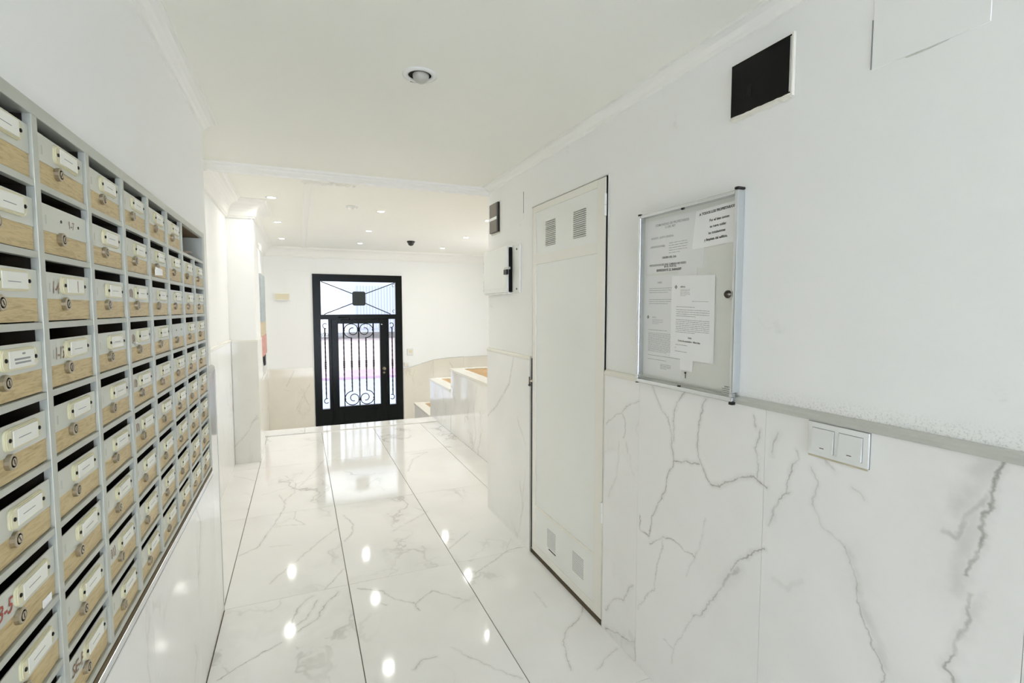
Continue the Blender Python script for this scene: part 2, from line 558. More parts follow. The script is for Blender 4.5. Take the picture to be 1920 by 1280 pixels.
FLOOR_VEINS=[
(5,0.5,[(-0.16,4.865),(-0.069,4.626),(-0.077,4.385),(-0.144,4.246),(-0.148,4.044),(-0.202,3.794),(-0.282,3.447),(-0.381,3.372)]),
(4,0.4,[(-0.191,4.376),(-0.133,4.137)]),
(6,0.35,[(0.189,5.262),(0.069,4.84),(-0.05,4.492)]),
(4,0.45,[(-0.199,3.731),(-0.094,3.728),(-0.002,3.689),(-0.072,3.826),(-0.065,3.961)]),
(5,0.4,[(0.193,3.545),(0.066,3.37),(-0.047,3.184),(-0.11,3.091),(-0.19,2.96)]),
(5,0.5,[(0.255,3.756),(0.306,3.58),(0.284,3.427),(0.229,3.319)]),
(4,0.3,[(-0.214,3.435),(-0.089,3.4)]),
(4,0.5,[(0.195,2.962),(0.084,2.781)]),
(6,0.65,[(0.153,2.728),(0.077,2.631),(0.04,2.519),(-0.045,2.457)]),
(7,0.6,[(0.024,2.746),(-0.045,2.661),(-0.081,2.511)]),
(7,0.45,[(0.045,2.69),(-0.013,2.541),(-0.066,2.504)]),
(4,0.7,[(-0.114,2.404),(-0.189,2.359),(-0.275,2.3),(-0.347,2.249)]),
(4,0.35,[(0.194,2.394),(0.117,2.36),(0.066,2.355)]),
(4,0.55,[(0.25,2.724),(0.365,2.651),(0.401,2.563),(0.504,2.462),(0.611,2.547),(0.681,2.469),(0.749,2.393)]),
(4,0.5,[(0.504,2.462),(0.507,2.395)]),
(6,0.4,[(0.368,2.509),(0.348,2.539)]),
(5,0.6,[(0.503,2.042),(0.445,2.043),(0.4,2)]),
(4,0.4,[(0.582,2.076),(0.638,1.977),(0.752,1.822),(0.795,1.774)]),
(10,0.3,[(0.606,3.412),(0.547,3.355)]),
(4,0.25,[(0.725,2.89),(0.525,2.823)]),
(5,0.4,[(1.023,3.155),(0.82,2.965)]),
(4,0.6,[(1.274,2.808),(1.159,2.805),(1.011,2.707),(0.84,2.593)]),
(4,0.35,[(1.235,2.95),(1.145,2.811)]),
(5,0.5,[(1.272,2.105),(1.221,2.042),(1.103,1.973),(1.061,1.918),(1.04,1.857),(1.001,1.746)]),
(5,0.35,[(1.252,1.785),(1.102,1.704)]),
(5,0.3,[(1.111,2.324),(1.106,2.175)]),
(7,0.4,[(1.013,5.093),(1.192,5.112),(1.001,4.92),(0.884,4.569)]),
(4,0.35,[(-0.584,5.044),(-0.396,4.829)]),
(9,0.3,[(0.751,3.714),(0.83,3.583),(0.644,3.438)]),
(5,0.3,[(-0.316,4.429),(-0.142,4.531),(0.107,4.753)]),
(5,0.3,[(-0.376,5.772),(-0.1,5.753),(0.197,6.05)])]

# ================================================================== THE SETTING
XL, XR = -0.400, 1.288            # plaster faces of the corridor walls
YB, YE = -5.50, 3.50              # corridor back end / end of right wall
ZC, ZL = 2.365, 2.52              # corridor ceiling / lobby ceiling
LOW = -0.68                       # entrance level, four steps down
YD = 9.30                         # entrance wall

def struct(o):
    o['kind'] = 'structure'
    return o

rng = random.Random(5)

def seg_hits(ax, ay, bx, by, u0, u1, v0, v1):
    """does the segment touch the rectangle (Liang-Barsky)"""
    t0, t1 = 0.0, 1.0
    for p, q in ((ax - bx, ax - u0), (bx - ax, u1 - ax), (ay - by, ay - v0), (by - ay, v1 - ay)):
        if abs(p) < 1e-12:
            if q < 0:
                return False
        else:
            r = q / p
            if p < 0:
                t0 = max(t0, r)
            else:
                t1 = min(t1, r)
            if t0 > t1:
                return False
    return True

def pick(veins, u0, u1, v0, v1):
    """runs of vein segments that come near a rectangle"""
    out = []
    for wd, st, pts in veins:
        m = wd * 0.004 + 0.02
        run = []
        for a, b in zip(pts[:-1], pts[1:]):
            if seg_hits(a[0], a[1], b[0], b[1], u0 - m, u1 + m, v0 - m, v1 + m):
                if not run:
                    run = [a]
                run.append(b)
            elif run:
                out.append((wd, st, run))
                run = []
        if run:
            out.append((wd, st, run))
    return out

def own(veins, u0, u1, v0, v1):
    """veins whose middle lies on this tile (veins stop at the joints)"""
    out = []
    for wd, st, pts in veins:
        if any(u0 - 0.004 <= a <= u1 + 0.004 and v0 - 0.004 <= b <= v1 + 0.004 for a, b in pts):
            out.append((wd, st, pts))
    return out

def veined_slab(name, axes, u0, u1, v0, v1, d0, d1, front, veins, sd, bgs, parent, base=WHITE_MARBLE, cell=0.31, rough=0.07):
    """one tile; its show face is cut into cells so each shader only carries the veins near it.
    axes ('Y','Z') = wall facing x, ('X','Y') = floor; d0..d1 = depth range; front = depth of the show face"""
    veins = own(veins, u0, u1, v0, v1)
    mats = [marble('marble_' + name, axes, (), sd, bgs, base, rough)]
    m = MB()
    def Q(u, v, d):
        return (d, u, v) if axes == ('Y', 'Z') else (u, v, d)
    nu = max(1, round((u1 - u0) / cell)) if veins else 1
    nv = max(1, round((v1 - v0) / cell)) if veins else 1
    back = d0 if front == d1 else d1
    for i in range(nu):
        for j in range(nv):
            a, b = u0 + (u1 - u0) * i / nu, u0 + (u1 - u0) * (i + 1) / nu
            c, d = v0 + (v1 - v0) * j / nv, v0 + (v1 - v0) * (j + 1) / nv
            pv = pick(veins, a, b, c, d)
            mi = 0
            if pv:
                mats.append(marble('marble_' + name, axes, pv, sd, bgs, base, rough))
                mi = len(mats) - 1
            m.add([Q(a, c, front), Q(b, c, front), Q(b, d, front), Q(a, d, front)], [(0, 1, 2, 3)], mi)
    m.add([Q(u0, v0, back), Q(u1, v0, back), Q(u1, v1, back), Q(u0, v1, back)], [(3, 2, 1, 0)], 0)
    for (p, q) in (((u0, v0), (u1, v0)), ((u1, v0), (u1, v1)), ((u1, v1), (u0, v1)), ((u0, v1), (u0, v0))):
        m.add([Q(*p, back), Q(*q, back), Q(*q, front), Q(*p, front)], [(0, 1, 2, 3)], 0)
    return m.build(name, mats, parent)

# ---- floor: grout bed and every tile
floor = struct(MB().box(-0.86, 4.05, YB, 6.70, -0.05, -0.004).build('floor', M['grout']))
def floor_tile(x0, x1, y0, y1, sd, bgs=0.3, gx=0.0022, gy=0.0012):
    veined_slab('floor_tile', ('X', 'Y'), x0 + gx, x1 - gx, y0 + gy, y1 - gy, -0.02, 0.0, 0.0, FLOOR_VEINS, sd, bgs, floor)
xs = [-0.39, 0.207, 0.813]
ys = [YB, -4.42, -3.22, -2.02, -0.82, 0.38, 1.58, 2.78, 3.97, 5.19, 6.45]
sd = 1.0
for j in range(len(ys) - 1):
    y0, y1 = ys[j], ys[j + 1]
    cols = [(-0.39, 0.207), (0.207, 0.813)]
    cols.append((0.813, 1.288) if y1 < 2.8 else (0.813, 1.412))
    if y1 > 2.8:
        cols.insert(0, (-0.62, -0.39))
        if y1 > 4.0:
            cols.append((1.412, 1.652))
    for (a, b) in cols:
        sd += 1.0
        floor_tile(a, b, y0, y1, sd, 0.28 if y1 < 4 else 0.36)
floor_tile(1.412, 1.652, 3.5, 3.97, 77.0)
# nosing strip along the top of the entrance steps
for a, b in ((-0.62, 0.02), (0.02, 0.62), (0.62, 1.22), (1.22, 1.652)):
    sd += 1
    MB().box(a + .0008, b - .0008, 6.455, 6.732, -0.02, 0.012, 0, 0.004).build('nosing_tile', marble('marble_nosing', ('X', 'Y'), (), sd, 0.15), floor)
MB().box(-0.3848, -0.3815, 0.4, 2.774, -0.002, 0.0012).build('joint_dirt', M['grime'], floor)
# ---- steps down to the street door and the entrance floor
STEP_MARBLE = marble('marble_steps', ('X', 'Y'), (), 41.0, 0.3)
RISER_MARBLE = marble('marble_risers', ('X', 'Z'), (), 42.0, 0.3)
stairs = struct(thing('stairs', (0.5, 6.73, LOW)))
stairs['label'] = 'white marble steps going down to the black street door'
for i, (y0, y1, zt) in enumerate(((6.73, 7.03, -0.17), (7.03, 7.33, -0.34), (7.33, 7.63, -0.51))):
    o = MB().box(-0.53, 1.63, y0, y1, LOW, zt - 0.02).box(-0.53, 1.63, y0 - 0.0, y1 + 0.015, zt - 0.02, zt, 1).build('step', [RISER_MARBLE, STEP_MARBLE], None)
    o.parent = stairs
    o.matrix_parent_inverse = Matrix.Translation((0.5, 6.73, LOW)).inverted()
fr = MB().box(-0.86, 1.64, 6.70, 6.729, LOW, -0.021).build('step_riser', RISER_MARBLE, None)
fr.parent = stairs
fr.matrix_parent_inverse = Matrix.Translation((0.5, 6.73, LOW)).inverted()
floor2 = struct(MB().box(-0.86, 4.05, 6.73, YD + 0.25, LOW - 0.06, LOW - 0.012).build('floor_entrance', M['grout_light']))
k = 0
for xa, xb in ((-0.53, 0.05), (0.05, 0.65), (0.65, 1.25), (1.25, 1.85), (1.85, 2.45), (2.45, 3.05), (3.05, 4.0)):
    for ya, yb in ((7.64, 8.4), (8.4, YD)):
        k += 1
        MB().box(xa + .001, xb - .001, ya + .001, yb - .001, LOW - 0.012, LOW).build('floor_tile', STEP_MARBLE, floor2)

# ---- ceilings
ceiling = struct(MB().box(-0.86, 1.50, YB, YE, ZC, 2.70).build('ceiling', M['ceiling']))
ceiling2 = struct(MB().box(-0.90, 4.20, YE + 0.001, YD + 0.25, ZL, 2.70).build('ceiling_lobby', M['ceiling']))

# ---- right wall (with the opening of the meter cupboard)
CY0, CY1, CZ1 = 1.935, 2.735, 2.100      # cupboard opening
w = MB()
w.box(XR, 1.50, YB, CY0, 0, ZC)
w.box(XR, 1.50, CY1, YE, 0, ZC)
w.box(XR, 1.50, CY0, CY1, CZ1, ZC)
w.box(1.47, 1.50, CY0, CY1, 0, CZ1, 1)
wall_right = struct(w.build('wall_right', [M['wall_worn'], M['gap']]))
XM = 1.276
edges_r = [-1.34, -0.735, -0.130, 0.475, 1.072, 1.680, 1.934]
for i in range(6):
    a, b = edges_r[i], edges_r[i + 1]
    veined_slab('wainscot_panel', ('Y', 'Z'), a + 0.0006, b - 0.0006, 0.0005, 1.200, XM, XR, XM, WALL_VEINS, 20.0 + i, 0.10, wall_right)
veined_slab('wainscot_panel', ('Y', 'Z'), YB + .001, -1.3405, 0.0005, 1.200, XM, XR, XM, [], 29.0, 0.10, wall_right)
veined_slab('wainscot_panel', ('Y', 'Z'), 2.748, 3.499, 0.0005, 1.186, XM, XR, XM, WALL_VEINS, 31.0, 0.12, wall_right)
# rails on top of the wainscot
def rail_profile(xw, side, z):
    pts = [(0, 0), (0.015, 0.0), (0.0165, 0.004), (0.0165, 0.013), (0.013, 0.020), (0.007, 0.024), (0, 0.025)]
    return [(xw + side * a, z + b) for a, b in pts]
def rail_y(name, xw, side, y0, y1, z, mat, parent):
    m = MB()
    m.prism(rail_profile(xw, side, z), 'y', y0, y1)
    return m.build(name, mat, parent)
t = rail_y('trim_1', XR, -1, YB, 1.6795, 1.1975, M['rail_alu'], None)
struct(t)
t = struct(rail_y('trim_2', XR, -1, 1.681, 1.934, 1.1975, M['stone_cap'], None))
t = struct(rail_y('trim_3', XR, -1, 2.746, 3.499, 1.1865, M['stone_cap'], None))
# white corner bead of the wainscot beside the cupboard
MB().box(1.2745, XR, 1.9345, 1.9385, 0.001, 1.20).build('corner_bead', M['stone_cap'], wall_right)
MB().box(1.2740, XR, 2.7405, 2.7475, 0.001, 1.205).build('corner_bead', M['rail_alu'], wall_right)
# plastered-over hatches and patches (slightly proud / outlined)
def patch_outline(y0, y1, z0, z1, t=0.0022):
    m = MB()
    m.box(XR - 0.0012, XR + .001, y0, y1, z0, z0 + t).box(XR - 0.0012, XR + .001, y0, y1, z1 - t, z1)
    m.box(XR - 0.0012, XR + .001, y0, y0 + t, z0, z1).box(XR - 0.0012, XR + .001, y1 - t, y1, z0, z1)
    return m
hatch = MB().box(XR - 0.0018, XR + 0.003, 0.590, 0.818, 2.072, 2.235, 0, 0.0015).build('painted_hatch_cover', M['wall'], wall_right)
hl = MB().box(XR - 0.0024, XR + 0.001, 0.8185, 0.8203, 2.075, 2.190).build('hatch_gap', M['ink_grey'], wall_right)
hg = MB().prism([(0.66, 2.0708), (0.70, 2.0700), (0.72, 2.0722), (0.745, 2.0706), (0.74, 2.0690), (0.70, 2.0680)][::-1], 'x', XR - 0.002, XR + 0.001).build('crack', M['grout_light'], wall_right)
MB().box(XR - 0.0018, XR + 0.003, 2.872, 3.105, 2.050, 2.222, 0, 0.0015).build('painted_hatch_cover', M['wall'], wall_right)
MB().box(XR - 0.0022, XR + 0.001, 2.868, 2.871, 2.085, 2.215).build('hatch_gap', M['ink_grey'], wall_right)

# ---- left wall with the mailbox niche
BY0, BY1, BZ0, BZ1 = 0.822, 2.600, 0.748, 1.830
w = MB()
w.box(-0.86, XL, YB, 2.775, BZ1, ZC)
w.box(-0.86, XL, YB, 2.775, 0, BZ0)
w.box(-0.86, XL, BY1, 2.775, BZ0, BZ1)
w.box(-0.86, XL, YB, BY0, BZ0, BZ1)
w.box(-0.86, -0.64, BY0, BY1, BZ0, BZ1)
wall_left = struct(w.build('wall_left', M['wall']))
XML = -0.385
le = [-1.45, -0.845, -0.240, 0.365, 0.970, 1.575, 2.180, 2.600]
for i in range(7):
    a, b = le[i], le[i + 1]
    mt = marble('marble_wainscot_left', ('Y', 'Z'), (), 50.0 + i, 0.22)
    top = 0.742
    MB().box(XL, XML, a + .0006, b - .0006, 0.0005, top).build('wainscot_panel', mt, wall_left)
mt = marble('marble_wainscot_left', ('Y', 'Z'), (), 63.0, 0.22)
MB().box(XL, XML, YB + .001, -1.4505, 0.0005, 0.742).build('wainscot_panel', mt, wall_left)
mt = marble('marble_wainscot_left', ('Y', 'Z'), (), 61.0, 0.15)
MB().box(XL, XML, 2.6006, 2.772, 0.0005, 1.205).build('wainscot_panel', mt, wall_left)
mt = marble('marble_wainscot_left', ('Y', 'Z'), (), 62.0, 0.22)
MB().box(XL, XML, YB, BY0 - 0.002, 0.7432, 1.205).build('wainscot_panel', mt, wall_left)
MB().box(XL, XML + 0.002, 2.7722, 2.7755, 0.001, 1.207).build('corner_bead', M['rail_alu'], wall_left)
struct(rail_y('trim_4', XL, 1, 2.602, 2.775, 1.2055, M['rail_alu'], None))
struct(rail_y('trim_5', XL, 1, YB, BY0 - 0.002, 1.2055, M['rail_alu'], None))

# ---- wall at the back of the corridor with the glazed street front that lets the daylight in
w = MB()
w.box(-0.40, -0.30, YB - 0.20, YB, 0, ZC)
w.box(1.18, 1.288, YB - 0.20, YB, 0, ZC)
w.box(-0.30, 1.18, YB - 0.20, YB, 2.24, ZC)
w.box(-0.30, 1.18, YB - 0.20, YB, 0, 0.16)
wall_back = struct(w.build('wall_back', M['wall']))
win = struct(thing('window_1', (0.44, YB - 0.1, 0.16)))
win['label'] = 'glazed street front behind the camera'
m = MB()
m.box(-0.74, 0.74, -0.02, 0.02, 0, 0.05).box(-0.74, 0.74, -0.02, 0.02, 2.03, 2.08)
m.box(-0.74, -0.69, -0.02, 0.02, 0.05, 2.03).box(0.69, 0.74, -0.02, 0.02, 0.05, 2.03).box(-0.02, 0.02, -0.02, 0.02, 0.05, 2.03)
m.build('window_frame', M['alu'], win)
for s in (-1, 1):
    MB().box(*(sorted((s * 0.02, s * 0.69))), -0.004, 0.004, 0.05, 2.03).build('pane', M['door_glass'], win)

# ---- lobby walls
wl = struct(MB().box(-0.86, -0.62, 2.776, 6.00, 0, ZL).build('wall_lobby_left', M['wall']))
mtl = [marble('marble_wainscot_lobby', ('Y', 'Z'), (), 70.0 + i, 0.2) for i in range(6)]
for i, (a, b) in enumerate(((2.79, 3.39), (3.39, 3.99), (3.99, 4.59), (4.59, 5.19), (5.19, 5.42))):
    MB().box(-0.62, -0.610, a + .0006, b - .0006, 0.0005, 1.18).build('wainscot_panel', mtl[i], wl)
struct(rail_y('trim_6', -0.62, 1, 2.79, 5.42, 1.1805, M['stone_cap'], None))
# pillar
pil = struct(MB().box(-0.62, -0.392, 5.425, 6.00, 0, ZL).build('pillar', M['wall']))
pil['label'] = 'square white pillar with marble foot at the left of the lobby'
mp_f = marble('marble_pillar_front', ('X', 'Z'), [(4, .45, [(-.62, .16), (-.55, .24), (-.50, .30), (-.45, .40), (-.40, .44)]), (7, .35, [(-.46, .38), (-.41, .46)])], 81.0, 0.08, base=srgb(226, 225, 217))
mp_s = marble('marble_pillar_side', ('Y', 'Z'), (), 82.0, 0.15)
MB().box(-0.608, -0.384, 5.416, 5.4248, 0.0005, 1.18).build('wainscot_panel', mp_f, pil)
MB().box(-0.3918, -0.384, 5.4252, 6.00, 0.0005, 1.18).build('wainscot_panel', mp_s, pil)
m = MB()
m.box(-0.612, -0.380, 5.411, 5.425, 1.1805, 1.195).box(-0.392, -0.380, 5.425, 6.0, 1.1805, 1.195)
struct(m.build('trim_7', M['stone_cap'], None))
# left wall of the entrance beyond the pillar
w2 = struct(MB().box(-0.86, -0.53, 6.001, YD, LOW, ZL).build('wall_entrance_left', M['wall']))
for i in range(5):
    a = 6.02 + i * 0.66
    MB().box(-0.53, -0.521, a + .0006, min(a + 0.66, YD) - .0006, LOW + .001, 0.455).build('wainscot_panel', mtl[i], w2)
struct(rail_y('trim_8', -0.53, 1, 6.02, YD, 0.4555, M['stone_cap'], None))

# entrance wall with the door opening
DX0, DX1, DZ1 = 0.207, 1.728, 2.092
w = MB()
w.box(-0.86, DX0, YD, YD + 0.25, LOW, ZL)
w.box(DX1, 4.2, YD, YD + 0.25, LOW, ZL)
w.box(DX0, DX1, YD, YD + 0.25, DZ1, ZL)
wall_e = struct(w.build('wall_entrance', M['wall']))
EV = [(6, .45, [(-.12, .43), (-.18, .30), (-.24, .18)]), (5, .45, [(.13, .20), (.03, .02), (-.04, -.12), (-.10, -.24)]), (5, .5, [(.02, .02), (.10, -.16)]), (5, .3, [(-.28, .12), (-.20, .10)])]
CREAM_MARBLE = srgb(232, 226, 212)
for i, (a, b) in enumerate(((-0.521, -0.10), (-0.10, DX0 - 0.012))):
    mt = marble('marble_entrance', ('X', 'Z'), EV, 90.0 + i, 0.12, base=CREAM_MARBLE)
    MB().box(a + .0006, b - .0006, YD - 0.010, YD, LOW + .001, 0.462).build('wainscot_panel', mt, wall_e)
struct(MB().box(-0.52, DX0 - 0.012, YD - 0.013, YD, 0.4622, 0.480).build('trim_9', M['stone_cap']))
curve = [(1.742, .39), (1.86, .405), (1.974, .436), (2.08, .462), (2.177, .488), (2.3, .523), (2.45, .541), (2.6, .553), (2.9, .561), (3.3, .568), (4.0, .57)]
def cz(x):
    for (a, za), (b, zb) in zip(curve[:-1], curve[1:]):
        if a <= x <= b:
            return za + (zb - za) * (x - a) / (b - a)
    return curve[-1][1]
EV2 = [(8, .4, [(2.62, .47), (2.72, .30), (2.66, .22)]), (5, .3, [(1.95, .36), (1.90, .2), (1.94, .1)]), (6, .3, [(2.3, .5), (2.26, .38)])]
pe = [1.742, 2.30, 2.90, 3.50, 4.0]
for i in range(4):
    a, b = pe[i], pe[i + 1]
    xx = sorted(set([a + .0006, b - .0006] + [x for x, _ in curve if a < x < b]))
    poly = [(x, cz(x)) for x in xx]
    poly = [(xx[0], LOW + .001), (xx[-1], LOW + .001)] + poly[::-1]
    mt = marble('marble_entrance', ('X', 'Z'), EV2, 95.0 + i, 0.15, base=CREAM_MARBLE)
    MB().prism(poly, 'y', YD - 0.010, YD).build('wainscot_panel', mt, wall_e)
m = MB()
for (a, za), (b, zb) in zip(curve[:-1], curve[1:]):
    th = 0.013 if 2.0 < a < 2.7 else 0.007
    m.prism([(a, za), (b, zb), (b, zb + th), (a, za + th)], 'y', YD - 0.014, YD)
struct(m.build('trim_10', M['rail_alu']))

# wall at the near side of the lobby right of the corridor, and the lobby's right wall
struct(MB().box(1.501, 4.20, 3.30, YE, 0, ZL).build('wall_lobby_near', M['wall']))
w = MB()
w.box(4.0, 4.20, YE, 5.28, LOW, ZL).box(4.0, 4.20, 7.92, YD, LOW, ZL).box(4.0, 4.20, 5.28, 7.92, LOW, 0.68).box(4.0, 4.20, 5.28, 7.92, 2.22, ZL)
struct(w.build('wall_lobby_right', M['wall']))
win = struct(thing('window_added', (4.02, 6.6, 0.68)))  # added window, brightens the lobby from out of view
win['label'] = 'unseen window added for fill light in the right wall of the lobby'
m = MB()
m.box(-0.02, 0.02, -1.32, 1.32, 0, 0.05).box(-0.02, 0.02, -1.32, 1.32, 1.49, 1.54)
for yy in (-1.32, -0.025, 1.27):
    m.box(-0.02, 0.02, yy, yy + 0.05, 0.05, 1.49)
m.build('window_frame', M['alu'], win)
for s_ in (-1, 1):
    MB().box(-0.003, 0.003, *(sorted((s_ * 0.025, s_ * 1.27))), 0.05, 1.49).build('pane', M['door_glass'], win)
struct(MB().box(-0.86, 1.50, YE - 0.06, YE, ZC - 0.0, ZC + 0.01).build('lintel_edge', M['ceiling'])) if False else None

# ---- mouldings
def sweep(path, prof, name, mat, parent=None):
    """profile (distance from wall, height) swept along a plan path, room on the right-hand side"""
    P = [Vector((a, b)) for a, b in path]
    N = []
    for a, b in zip(P[:-1], P[1:]):
        d = (b - a).normalized()
        N.append(Vector((d.y, -d.x)))
    rows = []
    for i, p in enumerate(P):
        if i == 0: off = N[0]
        elif i == len(P) - 1: off = N[-1]
        else:
            off = (N[i - 1] + N[i]) / (1 + N[i - 1].dot(N[i]))
        rows.append([(p.x + off.x * d, p.y + off.y * d, z) for d, z in prof])
    n = len(prof)
    v = [q for r in rows for q in r]
    f = []
    for i in range(len(P) - 1):
        for j in range(n):
            f.append((i * n + j, i * n + (j + 1) % n, (i + 1) * n + (j + 1) % n, (i + 1) * n + j))
    f.append(tuple(range(n)))
    f.append(tuple((len(P) - 1) * n + j for j in range(n))[::-1])
    return MB().add(v, f).build(name, mat, parent)

small = [(0.0, ZC - 0.034), (0.012, ZC - 0.034), (0.020, ZC - 0.024), (0.036, ZC - 0.014), (0.052, ZC - 0.010), (0.064, ZC - 0.010), (0.064, ZC + 0.001), (0.0, ZC + 0.001)]
struct(sweep([(XL, YB), (XL, 2.775)], small, 'trim_11', M['gypsum']))
struct(sweep([(XR, YE - 0.06), (XR, YB)], small, 'trim_12', M['gypsum']))
cove = [(0.0, 2.352), (0.014, 2.352), (0.016, 2.362), (0.026, 2.368)]
for i in range(7):
    a = math.pi / 2 * i / 6
    cove.append((0.030 + 0.090 * (1 - math.cos(a)), 2.375 + 0.115 * math.sin(a)))
cove += [(0.124, 2.497), (0.126, 2.508), (0.140, 2.510), (0.140, ZL + 0.001), (0.0, ZL + 0.001)]
struct(sweep([(-0.62, YE + 0.01), (-0.62, 5.424), (-0.392, 5.424), (-0.392, 6.0), (-0.53, 6.0), (-0.53, YD), (4.0, YD), (4.0, YE + 0.01)], cove, 'trim_13', M['gypsum']))
# stepped moulding that closes the corridor ceiling towards the lobby
m = MB()
m.prism([(YE - 0.050, ZC + .001), (YE - 0.050, 2.352), (YE - 0.040, 2.346), (YE - 0.040, 2.336), (YE - 0.028, 2.328), (YE - 0.014, 2.322), (YE - 0.014, 2.312), (YE, 2.312), (YE, ZL), (YE - 0.0005, ZL), (YE - 0.0005, ZC + .001)][::-1], 'x', -0.62, XR)
struct(m.build('trim_14', M['gypsum']))
# flat ribbed moulding and plaster ornament on the lobby ceiling
m = MB()
m.box(0.055, 0.150, 4.46, YD - 0.14, ZL - 0.006, ZL + .001)
m.box(0.060, 0.082, 4.46, YD - 0.14, ZL - 0.016, ZL - 0.006)
m.box(0.118, 0.130, 4.46, YD - 0.14, ZL - 0.012, ZL - 0.006)
tr = struct(m.build('trim_15', M['gypsum']))
m = MB()
for (x, y, rx, ry, h) in ((0.12, 4.44, 0.09, 0.03, 0.02), (0.22, 4.46, 0.045, 0.03, 0.022), (0.27, 4.43, 0.03, 0.028, 0.02), (0.335, 4.45, 0.05, 0.022, 0.018), (0.40, 4.44, 0.032, 0.03, 0.022), (0.45, 4.46, 0.02, 0.02, 0.016), (0.18, 4.48, 0.03, 0.02, 0.016)):
    vv, ff = [], []
    for a in range(12):
        for b in range(5):
            th = math.pi / 2 * b / 4
            vv.append((x + rx * math.cos(2 * math.pi * a / 12) * math.cos(th), y + ry * math.sin(2 * math.pi * a / 12) * math.cos(th), ZL - h * math.sin(th)))
    for a in range(12):
        for b in range(4):
            ff.append((a * 5 + b, ((a + 1) % 12) * 5 + b, ((a + 1) % 12) * 5 + b + 1, a * 5 + b + 1))
    m.add(vv, ff, 0, True)
m.build('plaster_ornament', M['gypsum'], tr)

# ---- stepped marble planters beside the steps
def planter(y0, y1, zt, zb, x0, x1, label, sd):
    t = thing('planter', ((x0 + x1) / 2, (y0 + y1) / 2, zb), label, 'planter')
    ox, oy, oz = t.location
    mv = marble('marble_planter', ('Y', 'Z'), [(9, .35, [(4.85, .70), (4.95, .45), (4.88, .18), (4.98, .02)])] if zt > .7 else (), sd, 0.22)
    def bx(m, a, b, c, d, e, f, mi=0, bev=0.0):
        return m.box(a - ox, b - ox, c - oy, d - oy, e - oz, f - oz, mi, bev)
    m = MB()
    bx(m, x0 + .012, x1, y0, y1 - .012, zb, zt - 0.03)
    if zb == 0.0 and y1 > 6.7:
        bx(m, x0 + .012, x1, 6.735, y1 - .012, LOW, 0.0)
    m.build('body', mv, t)
    bw, bf = 0.15, 0.09
    bx(MB(), x0, x0 + bw, y0, y1, zt - 0.03, zt, 0, 0.003).build('cap_stone', M['stone_cap'], t)
    bx(MB(), x0 + bw, x1, y1 - bf, y1, zt - 0.03, zt, 0, 0.003).build('cap_stone', M['stone_cap'], t)
    bx(MB(), x0 + bw, x1, y0, y0 + bf, zt - 0.03, zt, 0, 0.003).build('cap_stone', M['stone_cap'], t)
    bx(MB(), x1 - bw, x1, y0 + bf, y1 - bf, zt - 0.03, zt, 0, 0.003).build('cap_stone', M['stone_cap'], t)
    bx(MB(), x0 + bw, x1 - bw, y0 + bf, y1 - bf, zt - 0.03, zt - 0.012).build('gravel_bed', M['terracotta'], t)['kind'] = 'stuff'
    return t
planter(3.52, 5.83, 0.780, 0.0, 1.64, 2.62, 'tallest white marble planter box behind the corridor corner', 101.0)
planter(5.832, 6.885, 0.525, 0.0, 1.64, 2.62, 'middle white marble planter box of the stepped row by the street door', 102.0)
planter(6.887, 7.92, 0.0, LOW, 1.64, 2.62, 'lowest white marble planter box of the stepped row, next to the black street door', 103.0)

# ================================================================== MAILBOXES
PITCH_Y, PITCH_Z = 0.2165, 0.1135
NCOL, NROW = 8, 9
Y0 = 1.055 - PITCH_Y                       # centre line of the first divider
ZTOP = 1.807                               # underside of the top rail
DIV, SHELF, SLOT, PLATE, REC = 0.019, 0.011, 0.019, 0.045, 0.006
XF = -0.383                                # front plane of the frame
bank = thing('mailbox_bank', (XF, (BY0 + BY1) / 2, BZ0), 'large aluminium and oak mailbox bank built into the left wall', 'mailboxes')
BO = bank.location.copy()
def bb(m, x0, x1, y0, y1, z0, z1, mi=0, bev=0.0):
    return m.box(x0 - BO.x, x1 - BO.x, y0 - BO.y, y1 - BO.y, z0 - BO.z, z1 - BO.z, mi, bev)
YEND = Y0 + NCOL * PITCH_Y
XBK = -0.62
bb(MB(), XBK, XF, BY0 + .001, BY1 - .001, ZTOP, BZ1 - .001, 0, 0.0015).build('top_rail', M['alu'], bank)
ZBOT = ZTOP - NROW * PITCH_Z + SHELF
bb(MB(), XBK, XF - 0.0005, BY0 + .001, BY1 - .001, ZBOT - 0.012, ZBOT, 0, 0.0012).build('bottom_rail', M['alu'], bank)
bb(MB(), XBK, XF - 0.010, BY0 + .001, BY1 - .001, ZBOT - 0.018, ZBOT - 0.012).build('shadow_gap', M['gap'], bank)
bb(MB(), XBK, XF - 0.002, BY0 + .001, BY1 - .001, ZBOT - 0.029, ZBOT - 0.018).build('plinth_board', M['brown_board'], bank)
bb(MB(), XBK, XF + 0.001, BY0 + .001, BY1 - .001, BZ0 + .001, ZBOT - 0.029, 0, 0.0012).build('base_trim', M['alu_shiny'], bank)
bb(MB(), XBK, XF, YEND - DIV / 2, BY1 - .001, ZBOT, ZTOP, 0, 0.0015).build('end_stile', M['alu'], bank)
bb(MB(), XBK, XF, BY0 + .001, Y0 + DIV / 2, ZBOT, ZTOP, 0, 0.0015).build('end_stile', M['alu'], bank)
bb(MB(), XBK - .015, XBK, BY0 + .001, BY1 - .001, BZ0 + .001, BZ1 - .001).build('back_panel', M['compartment_shade'], bank)
